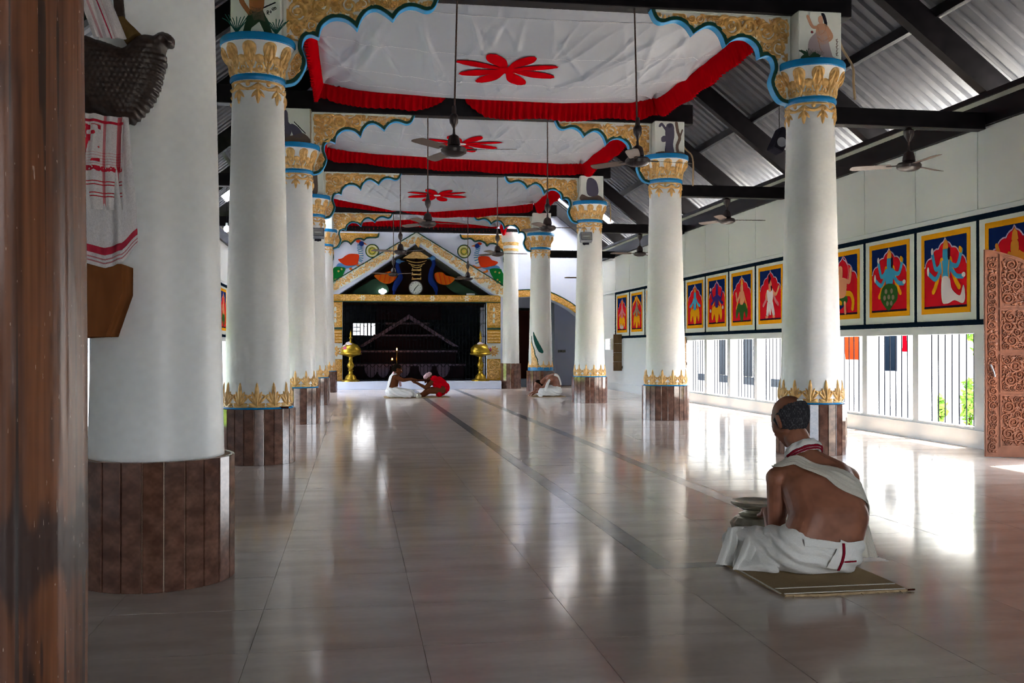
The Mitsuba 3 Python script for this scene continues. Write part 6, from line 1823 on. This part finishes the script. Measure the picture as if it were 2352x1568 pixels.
# cloths draped over it
def gam_tex(p, n, uv):
    u, v = uv.x, uv.y
    red = mi.Color3f(0.42, 0.018, 0.035)
    wh = mix((0.50, 0.47, 0.46), (0.62, 0.59, 0.58), noise(u * 90, v * 140))
    col1 = smoothstep(0.86, 0.87, u) * (1 - smoothstep(0.975, 0.98, u))
    colb = smoothstep(0.60, 0.61, u) * (1 - smoothstep(0.66, 0.67, u))
    fl = smoothstep(0.54, 0.60, noise(u * 11.0, v * 20.0, 4.0)) * (1 - smoothstep(0.50, 0.51, v)) * smoothstep(0.10, 0.12, v) * (1 - smoothstep(0.56, 0.57, u))
    b1 = smoothstep(0.055, 0.06, v) * (1 - smoothstep(0.085, 0.09, v))
    b2 = smoothstep(0.545, 0.55, v) * (1 - smoothstep(0.60, 0.605, v)) * smoothstep(0.28, 0.42, noise(u * 40.0, v * 60.0, 2.0))
    fr = v * 34.0 - dr.floor(v * 34.0)
    b3 = smoothstep(0.38, 0.40, v) * (1 - smoothstep(0.545, 0.55, v)) * dr.select(fr > 0.8, 1.0, 0.0) * 0.5
    l1 = smoothstep(0.700, 0.703, v) * (1 - smoothstep(0.712, 0.715, v)) + smoothstep(0.735, 0.738, v) * (1 - smoothstep(0.747, 0.75, v)) + smoothstep(0.82, 0.823, v) * (1 - smoothstep(0.832, 0.835, v)) + smoothstep(0.855, 0.858, v) * (1 - smoothstep(0.867, 0.87, v))
    t = dr.minimum(1.0, 0.85 * col1 * (1 - smoothstep(0.6, 0.62, v)) + 0.75 * colb + fl + b1 + b2 + b3 + l1 + 0.9 * smoothstep(0.90, 0.905, u) * (1 - smoothstep(0.925, 0.93, u)) * smoothstep(0.6, 0.62, v))
    return mix(wh, red, t)
mat('gamosa', proc(gam_tex), 0.85, 0.2)
def veil_tex(p, n, uv):
    v = uv.y
    wh = mix((0.47, 0.45, 0.45), (0.58, 0.56, 0.56), noise(uv.x * 90, v * 160))
    t = smoothstep(0.865, 0.87, v) * (1 - smoothstep(0.915, 0.92, v)) + 0.75 * (smoothstep(0.94, 0.942, v) * (1 - smoothstep(0.95, 0.952, v)) + smoothstep(0.965, 0.967, v) * (1 - smoothstep(0.975, 0.977, v)))
    return mix(wh, (0.36, 0.03, 0.05), dr.minimum(t, 1.0))
mat('veil', proc(veil_tex), 0.85, 0.2)
def sheet_uv(key, fn, nu, nv, m, th=0.003):
    us, vs = np.linspace(0, 1, nu), np.linspace(0, 1, nv)
    s = solid(fn, us, vs, th)
    U_, V_ = np.meshgrid(us, vs, indexing='ij')
    uv = np.stack([U_.ravel(), V_.ravel()], 1)
    scene[key] = mikit.ply(s, m, smooth=True, uv=np.vstack([uv, uv]))
    return key
p0, p1, p2, p3 = (-1.099, 2.030), (-0.940, 2.000), (-1.101, 1.606), (-0.943, 1.620)
g1 = thing('gamosa_cloth', 'white cloth with red woven pattern hanging under the dark carved figure', 'cloth')
def g1f(a, b):
    xl, xr = p0[0] - 0.05 + 0 * b, p1[0] + (p3[0] - p1[0]) * b
    x = xl + (xr - xl) * a
    z = p1[1] + (p3[1] - p1[1]) * b + 0.02 * (1 - a) * (1 - b)
    y = YC - 0.115 - 0.02 * np.sin(b * PI) + 0.012 * np.sin(a * 9 + 1.0) + 0.010 * np.sin(a * 23)
    return np.stack([x, y, z], 1)
sheet_uv(g1, g1f, 40, 40, 'gamosa')
g2 = thing('gamosa_cloth', 'thin white veil with red bottom border hanging behind the patterned cloth', 'cloth')
q0, q1 = (-1.170, 2.006), (-0.928, 2.015)
def g2f(a, b):
    xr = np.interp(b, [0, 0.4, 0.7, 1], [(-0.928, 2.015)[0], (-0.909, 1.768)[0], (-0.891, 1.588)[0], (-0.886, 1.490)[0]])
    x = q0[0] + (xr - q0[0]) * a
    zb = np.interp(a, [0, 0.3, 0.55, 0.8, 1], [(-1.083, 1.406)[1], (-1.083, 1.399)[1], (-1.015, 1.380)[1], (-0.947, 1.403)[1], (-0.886, 1.477)[1]])
    z = q0[1] + (zb - q0[1]) * b
    y = YC - 0.088 - 0.03 * np.sin(b * PI / 2) + 0.014 * np.sin(a * 12 + 0.4 + b) + 0.008 * np.sin(a * 31)
    return np.stack([x, y, z], 1)
sheet_uv(g2, g2f, 46, 40, 'veil')
g3 = thing('gamosa_cloth', 'white cloth with a red stripe draped over the top of the dark carved figure', 'cloth')
def top_tex(p, n, uv):
    u = uv.x
    wh = mix((0.50, 0.46, 0.46), (0.62, 0.58, 0.58), noise(u * 60, uv.y * 60))
    t = smoothstep(0.52, 0.53, u) * (1 - smoothstep(0.56, 0.57, u)) + 0.5 * smoothstep(0.66, 0.665, u) * (1 - smoothstep(0.68, 0.685, u)) + 0.5 * smoothstep(0.2, 0.21, u) * (1 - smoothstep(0.27, 0.28, u))
    return mix(wh, (0.36, 0.025, 0.06), dr.minimum(t, 1.0))
mat('gamosa_top', proc(top_tex), 0.85, 0.2)
def g3f(a, b):
    l0, l1, r0, r1 = np.array((-1.141, 2.529)), np.array((-1.068, 2.336)), np.array((-1.020, 2.536)), np.array((-0.937, 2.333))
    P = (l0 * (1 - a[:, None]) + r0 * a[:, None]) * (1 - b[:, None]) + (l1 * (1 - a[:, None]) + r1 * a[:, None]) * b[:, None]
    y = YC - 0.06 - 0.03 * b + 0.008 * np.sin(a * 20 + b * 2)
    return np.stack([P[:, 0], y, P[:, 1]], 1)
sheet_uv(g3, g3f, 36, 24, 'gamosa_top')

# ---------------------------------------------------------------- carved door leaf at the right edge
mat('carved_wood', proc(lambda p, n, uv: mix((0.17, 0.058, 0.028), (0.30, 0.115, 0.062), fbm(p.x * 22, p.y * 22, p.z * 9, 3))), 0.42, 0.45)
dl = thing('carved_door', 'red-brown carved wooden door leaf standing open at the right edge', 'door')
e0, e1 = np.array([6.015, 9.075]), np.array([6.455, 8.90])
ea = (e1 - e0) / np.linalg.norm(e1 - e0)
LW = float(np.linalg.norm(e1 - e0))
en = np.array([ea[1], -ea[0]])
if en[1] > 0:
    en = -en
def leaf_lay(m, d=0.0):
    return onto(m, (e0[0] + en[0] * d, e0[1] + en[1] * d, 0.006), (ea[0], ea[1], 0), (0, 0, 1), (en[0], en[1], 0))
topc = smooth_poly([(0, 2.00), (0.08, 1.99), (0.2, 1.955), (0.34, 1.90), (LW, 1.80)], 5, False)
leaf = Polygon(list(topc) + [(LW, 0), (0, 0)])
put(dl, leaf_lay(extr(leaf, 0.035), -0.035), 'carved_wood')
part(dl, 'moulding', leaf_lay(extr(leaf.buffer(-0.004).difference(leaf.buffer(-0.020)), 0.010)), 'carved_wood')
stile = sbox(0.022, 0.03, 0.115, 1.93).intersection(leaf.buffer(-0.022))
part(dl, 'stile_scroll', leaf_lay(scrollwork(stile, 301, rs=(0.046, 0.04, 0.032, 0.024, 0.017, 0.012), d=0.014)), 'carved_wood', smooth=35, stuff=True)
for q, (z0, z1) in enumerate(((0.10, 0.60), (0.62, 0.99), (1.02, 1.42), (1.44, 1.98))):
    pn = sbox(0.135, z0, LW - 0.02, z1).intersection(leaf.buffer(-0.022))
    part(dl, 'panel_frame', leaf_lay(extr(pn.difference(pn.buffer(-0.012)), 0.014)), 'carved_wood')
    part(dl, 'panel_carving', leaf_lay(scrollwork(pn.buffer(-0.014), 310 + q, rs=(0.062, 0.05, 0.04, 0.032, 0.024, 0.017, 0.012), d=0.018)), 'carved_wood', smooth=35, stuff=True)
hx, hz = 0.055, 0.835
mat('bright_metal', '#cfd2d6', 0.25, 0.5, metallic=0.9)
part(dl, 'handle', leaf_lay(cat([tube([(hx - 0.01, hz + 0.05, 0.0), (hx - 0.005, hz + 0.05, 0.03), (hx + 0.02, hz - 0.02, 0.035), (hx + 0.03, hz - 0.06, 0.03), (hx + 0.03, hz - 0.06, 0.0)], 0.008, 8)])), 'bright_metal', smooth=40, label='bright metal handle')

# ---------------------------------------------------------------- floodlights, lamp, tube lights, loudspeaker
mat('lamp_grey', '#7d828a', 0.4, 0.4, metallic=0.3)
mat('reflector', '#c8ccc9', 0.3, 0.5, metallic=0.6)
def floodlight(x, y, z, label, ci):
    k = thing('floodlight', label, 'floodlight')
    a = T().translate([x, y, z]).rotate([1, 0, 0], -22)
    put(k, bbox(-0.115, 0.115, -0.05, 0.05, -0.095, 0.095, 0.012), 'lamp_grey', tw=a)
    part(k, 'reflector', onto(extr(sbox(-0.095, -0.072, 0.095, 0.072), 0.004), (0, -0.051, 0), (1, 0, 0), (0, 0, 1), (0, -1, 0)), 'reflector', tw=a)
    part(k, 'tube', tube([(-0.06, -0.062, 0), (0.06, -0.062, 0)], 0.008, 8), 'mount_white', smooth=40, tw=a)
    part(k, 'glass_rim', onto(extr(sbox(-0.11, -0.088, 0.11, 0.088).difference(sbox(-0.095, -0.072, 0.095, 0.072)), 0.012), (0, -0.051, 0), (1, 0, 0), (0, 0, 1), (0, -1, 0)), 'lamp_grey', tw=a)
    part(k, 'arm', cat([box(x - 0.012, x + 0.012, y + 0.03, ROWS[3] - 0.225, z - 0.13, z - 0.10), box(x - 0.06, x + 0.06, y - 0.012, y + 0.012, z - 0.135, z - 0.095)]), 'dark_paint')
floodlight(-0.67, 19.12, 3.16, 'grey floodlight fixed to the fourth column of the left row', 3)
floodlight(4.37, 19.12, 3.17, 'grey floodlight fixed high on a column of the right row', 3)
k = thing('hanging_bulb', 'small lit bulb hanging in the left aisle between the two nearest columns', 'bulb')
a = T().translate([-1.765, 14.7, 2.72])
part(k, 'flex', tube([(-1.765, 14.7, 2.78), (-1.765, 14.7, 3.31)], 0.004, 6), 'dark_paint')
part(k, 'cap', lathe([(0, 0.08), (0.014, 0.08), (0.016, 0.03), (0, 0.03)], 12), 'mount_white', tw=a)
part(k, 'globe', lathe([(0, -0.05), (0.03, -0.038), (0.045, -0.005), (0.035, 0.025), (0.016, 0.04), (0, 0.04)], 16), 'mount_white', smooth=True, tw=a)
scene[k + '__globe']['emitter'] = {'type': 'area', 'radiance': {'type': 'rgb', 'value': [0.5, 0.54, 0.6]}}
k = thing('loudspeaker', 'dark grey loudspeaker hanging in the right aisle behind the near column', 'loudspeaker')
a = T().translate([5.28, 12.2, 3.66]).rotate([0, 1, 0], 25)
put(k, bbox(-0.075, 0.075, -0.11, 0.11, -0.15, 0.15, 0.015), 'dark_paint', tw=a)
part(k, 'cone', onto(extr(Point(0, -0.04).buffer(0.06, 12), 0.006), (0, -0.111, 0), (1, 0, 0), (0, 0, 1), (0, -1, 0)), 'lamp_grey', tw=a)
part(k, 'side_bracket', box(0.0, 0.16, -0.02, 0.02, -0.02, 0.02), 'lamp_grey', tw=a)
part(k, 'wire', tube([(5.28, 12.2, 3.80), (5.28, 12.2, roof_z(5.28) - 0.28)], 0.005, 6), 'dark_paint')

# ---------------------------------------------------------------- cords, shutters, oddments
mat('beige_cord', '#a58f73', 0.7, 0.3)
def cord(pts, r, label, m='beige_cord', cat_='cord'):
    k = thing('cord', label, cat_)
    put(k, tube(smooth_poly(pts, 6, False), r, 6), m, 40)
cord([(4.79, 9.62, 4.37), (4.80, 9.60, 4.1), (4.905, 9.55, 3.86), (4.915, 9.55, 3.7), (4.93, 9.55, 3.53)], 0.012, 'beige cord hanging beside the block of the near right-hand column')
cord([(4.805, 14.58, 4.37), (4.81, 14.57, 4.05), (4.925, 14.5, 3.86), (4.93, 14.5, 3.45)], 0.012, 'beige cord hanging beside the block of the second right-hand column')
cord([(4.77, 19.4, 4.35), (4.77, 19.38, 4.0), (4.885, 19.3, 3.85), (4.90, 19.3, 3.50)], 0.012, 'beige cord hanging beside the floodlit right-hand column')
cord([(-0.61, 14.45, 4.37), (-0.605, 14.45, 4.0), (-0.60, 14.45, 3.905)], 0.010, 'pale cord down the block of the third left-hand column')
k = thing('cord_coil', 'small dark coil of cord lying on the tiled plinth of the second left-hand column', 'cord')
t = np.linspace(0, 4 * PI, 50)
put(k, tube(np.stack([-0.645 + 0.045 * np.cos(t), 9.545 + 0.02 * np.sin(t), 0.508 + 0.008 * t / (4 * PI)], 1), 0.007, 6), 'brown_door', 40)
mat('shutter_wood', proc(lambda p, n, uv: mix((0.12, 0.07, 0.035), (0.22, 0.14, 0.075), fbm(p.x * 20, p.y * 20, p.z * 6, 3))), 0.6, 0.3)
def shutter(y, x0, z0, z1, label):
    k = thing('window_shutter', label, 'shutter')
    n = 4
    for q in range(n):
        za, zb = z0 + (z1 - z0) * q / n, z0 + (z1 - z0) * (q + 1) / n
        part(k, 'board', bbox(x0, WR - 0.02, y, y + 0.03, za + 0.003, zb - 0.003, 0.003), 'shutter_wood')
    part(k, 'ledge', box(x0 + 0.03, WR - 0.04, y - 0.015, y, z0 + 0.04, z0 + 0.08), 'shutter_wood')
    part(k, 'hinge', box(WR - 0.02, WR - 0.0005, y + 0.005, y + 0.02, z1 - 0.12, z1 - 0.06), 'dark_paint')
    part(k, 'hinge', box(WR - 0.02, WR - 0.0005, y + 0.005, y + 0.02, z0 + 0.06, z0 + 0.12), 'dark_paint')
shutter(24.4, 6.27, 0.50, 1.40, 'brown wooden shutter open at right angles to the wall near the far corner')
shutter(19.47, 6.30, 0.66, 1.28, 'brown wooden shutter open beside the second right-hand column')
#@@OUTSIDE
# ---------------------------------------------------------------- seen through the windows on the right
mat('outside_wall', '#d9dad6', 0.7, 0.2)
mat('outside_dark', '#3b4046', 0.6, 0.3)
hb = thing('outside_building', 'white building with dark doorways seen through the far right-hand windows', 'building')
XB = 10.5
put(hb, box(XB, XB + 4, 22.0, 48.0, -0.12, 4.2), 'outside_wall')
for (ya, yb, z0) in ((30.52, 31.02, 0.3), (28.07, 28.97, 0.3), (26.02, 26.8, 0.3)):
    part(hb, 'doorway', box(XB - 0.05, XB, ya, yb, z0, 2.2), 'outside_dark')
part(hb, 'step', box(XB - 1.0, XB, 22.0, 44.0, -0.11, 0.12), 'outside_wall')
part(hb, 'step', box(XB - 0.5, XB - 0.05, 22.0, 44.0, 0.12, 0.28), 'outside_dark')
part(hb, 'eave', box(XB - 0.8, XB + 4.4, 21.5, 48.5, 4.2, 4.35), 'outside_dark')
# washing on a line
XL = 7.3
ln = thing('washing_line', 'thin washing line outside the right-hand windows', 'washing line')
put(ln, tube([(XL, 7.0, 1.24), (XL, 12.0, 1.225), (XL, 19.0, 1.24)], 0.003, 6), 'dark_paint')
for y in (7.0, 19.0):
    part(ln, 'line_post', box(XL - 0.03, XL + 0.03, y - 0.03, y + 0.03, -0.12, 3.25), 'outside_dark')
def washing(name, a, b, m, label, legs=0):
    (ya, za), (yb, zb) = a, b
    y0, y1 = sorted((ya, yb))
    z0 = min(za, zb)
    k = thing(name, label, 'cloth')
    def fn(u, v):
        return np.stack([XL + 0.015 * np.sin(u * 14) * v, y0 + (y1 - y0) * u, 1.235 + (z0 - 1.235) * v + 0 * u], 1)
    if legs:
        put(k, cat([solid(lambda u, v, o=o: fn(o + u * 0.47, v), np.linspace(0, 1, 9), np.linspace(0.0, 1, 8), 0.02) for o in (0, 0.53)] + [solid(lambda u, v: fn(u, v * 0.3), np.linspace(0, 1, 12), np.linspace(0, 1, 4), 0.021)]), m, 40)
    else:
        put(k, solid(fn, np.linspace(0, 1, 16), np.linspace(0, 1, 8), 0.006), m, 40)
mat('orange_fabric', '#8a2f16', 0.8, 0.2)
mat('denim', '#131c28', 0.8, 0.2)
washing('orange_cloth', (14.487, 1.234), (14.057, 0.884), 'orange_fabric', 'orange cloth drying outside the window right of the near column')
washing('dark_trousers', (13.354, 1.233), (12.996, 0.741), 'denim', 'dark blue trousers drying outside the second window from the carved door', 1)
washing('red_rag', (12.837, 1.226), (12.728, 1.009), 'red_cloth', 'small red rag drying beside the dark blue trousers')
# greenery
mat('leaf', proc(lambda p, n, uv: mix((0.05, 0.16, 0.02), (0.20, 0.36, 0.06), noise(p.x * 9, p.y * 9, p.z * 9))), 0.6, 0.3)
mat('flower_orange', '#d86a1c', 0.6, 0.3)
def bush(x, y, z0, w, h, n, label, seed, fl=0):
    r = np.random.default_rng(seed)
    k = thing('bush', label, 'bush')
    one = lobe(0, 0, 0.12, 0.028, 0, 0.006, 0.3)
    ms = []
    for _ in range(n):
        R_ = trimesh.transformations.random_rotation_matrix(r.random(3))
        m = one.copy(); m.apply_transform(R_)
        d = r.normal(size=3); d /= np.linalg.norm(d)
        q = d * np.array([w, w, h / 2]) * r.uniform(0.4, 1.0)
        m.apply_translation((x + q[0], y + q[1], z0 + h / 2 + q[2]))
        ms.append(m)
    part(k, 'foliage', cat(ms), 'leaf', smooth=True, stuff=True)
    part(k, 'stem', tube([(x, y, -0.12), (x + 0.03, y, z0 + h * 0.6)], 0.015, 6), 'brown_door')
    for q in range(fl):
        d = r.normal(size=3); d /= np.linalg.norm(d)
        part(k, 'flower', lathe([(0, -0.02), (0.04, 0.0), (0.03, 0.03), (0, 0.02)], 8), 'flower_orange', tw=T().translate([x + d[0] * w, y + d[1] * w, z0 + h / 2 + d[2] * h / 2]))
g_ = (13.034, 0.327)
bush(8.4, g_[0], -0.1, 0.10, 0.75, 130, 'green bush outside the window nearest the carved door', 1)
bush(8.6, g_[0] + 0.05, 0.95, 0.16, 0.6, 120, 'leafy tip with orange flowers outside the window nearest the carved door', 2, 7)
g_ = (14.755, -0.002)
bush(9.0, g_[0], -0.1, 0.13, 0.42, 110, 'low green plant outside the window nearest the carved door', 3)
# ---------------------------------------------------------------- beyond the left-hand windows
for q, (x, y, s) in enumerate(((-9.5, 9, 1.2), (-11, 15, 1.5), (-9, 21, 1.2), (-12, 27, 1.6))):
    bush(x, y, -0.1, s, s * 1.6, 500, 'green shrub on the lawn outside the left-hand windows, %s from the camera' % ['nearest', 'second', 'third', 'farthest'][q], 20 + q)
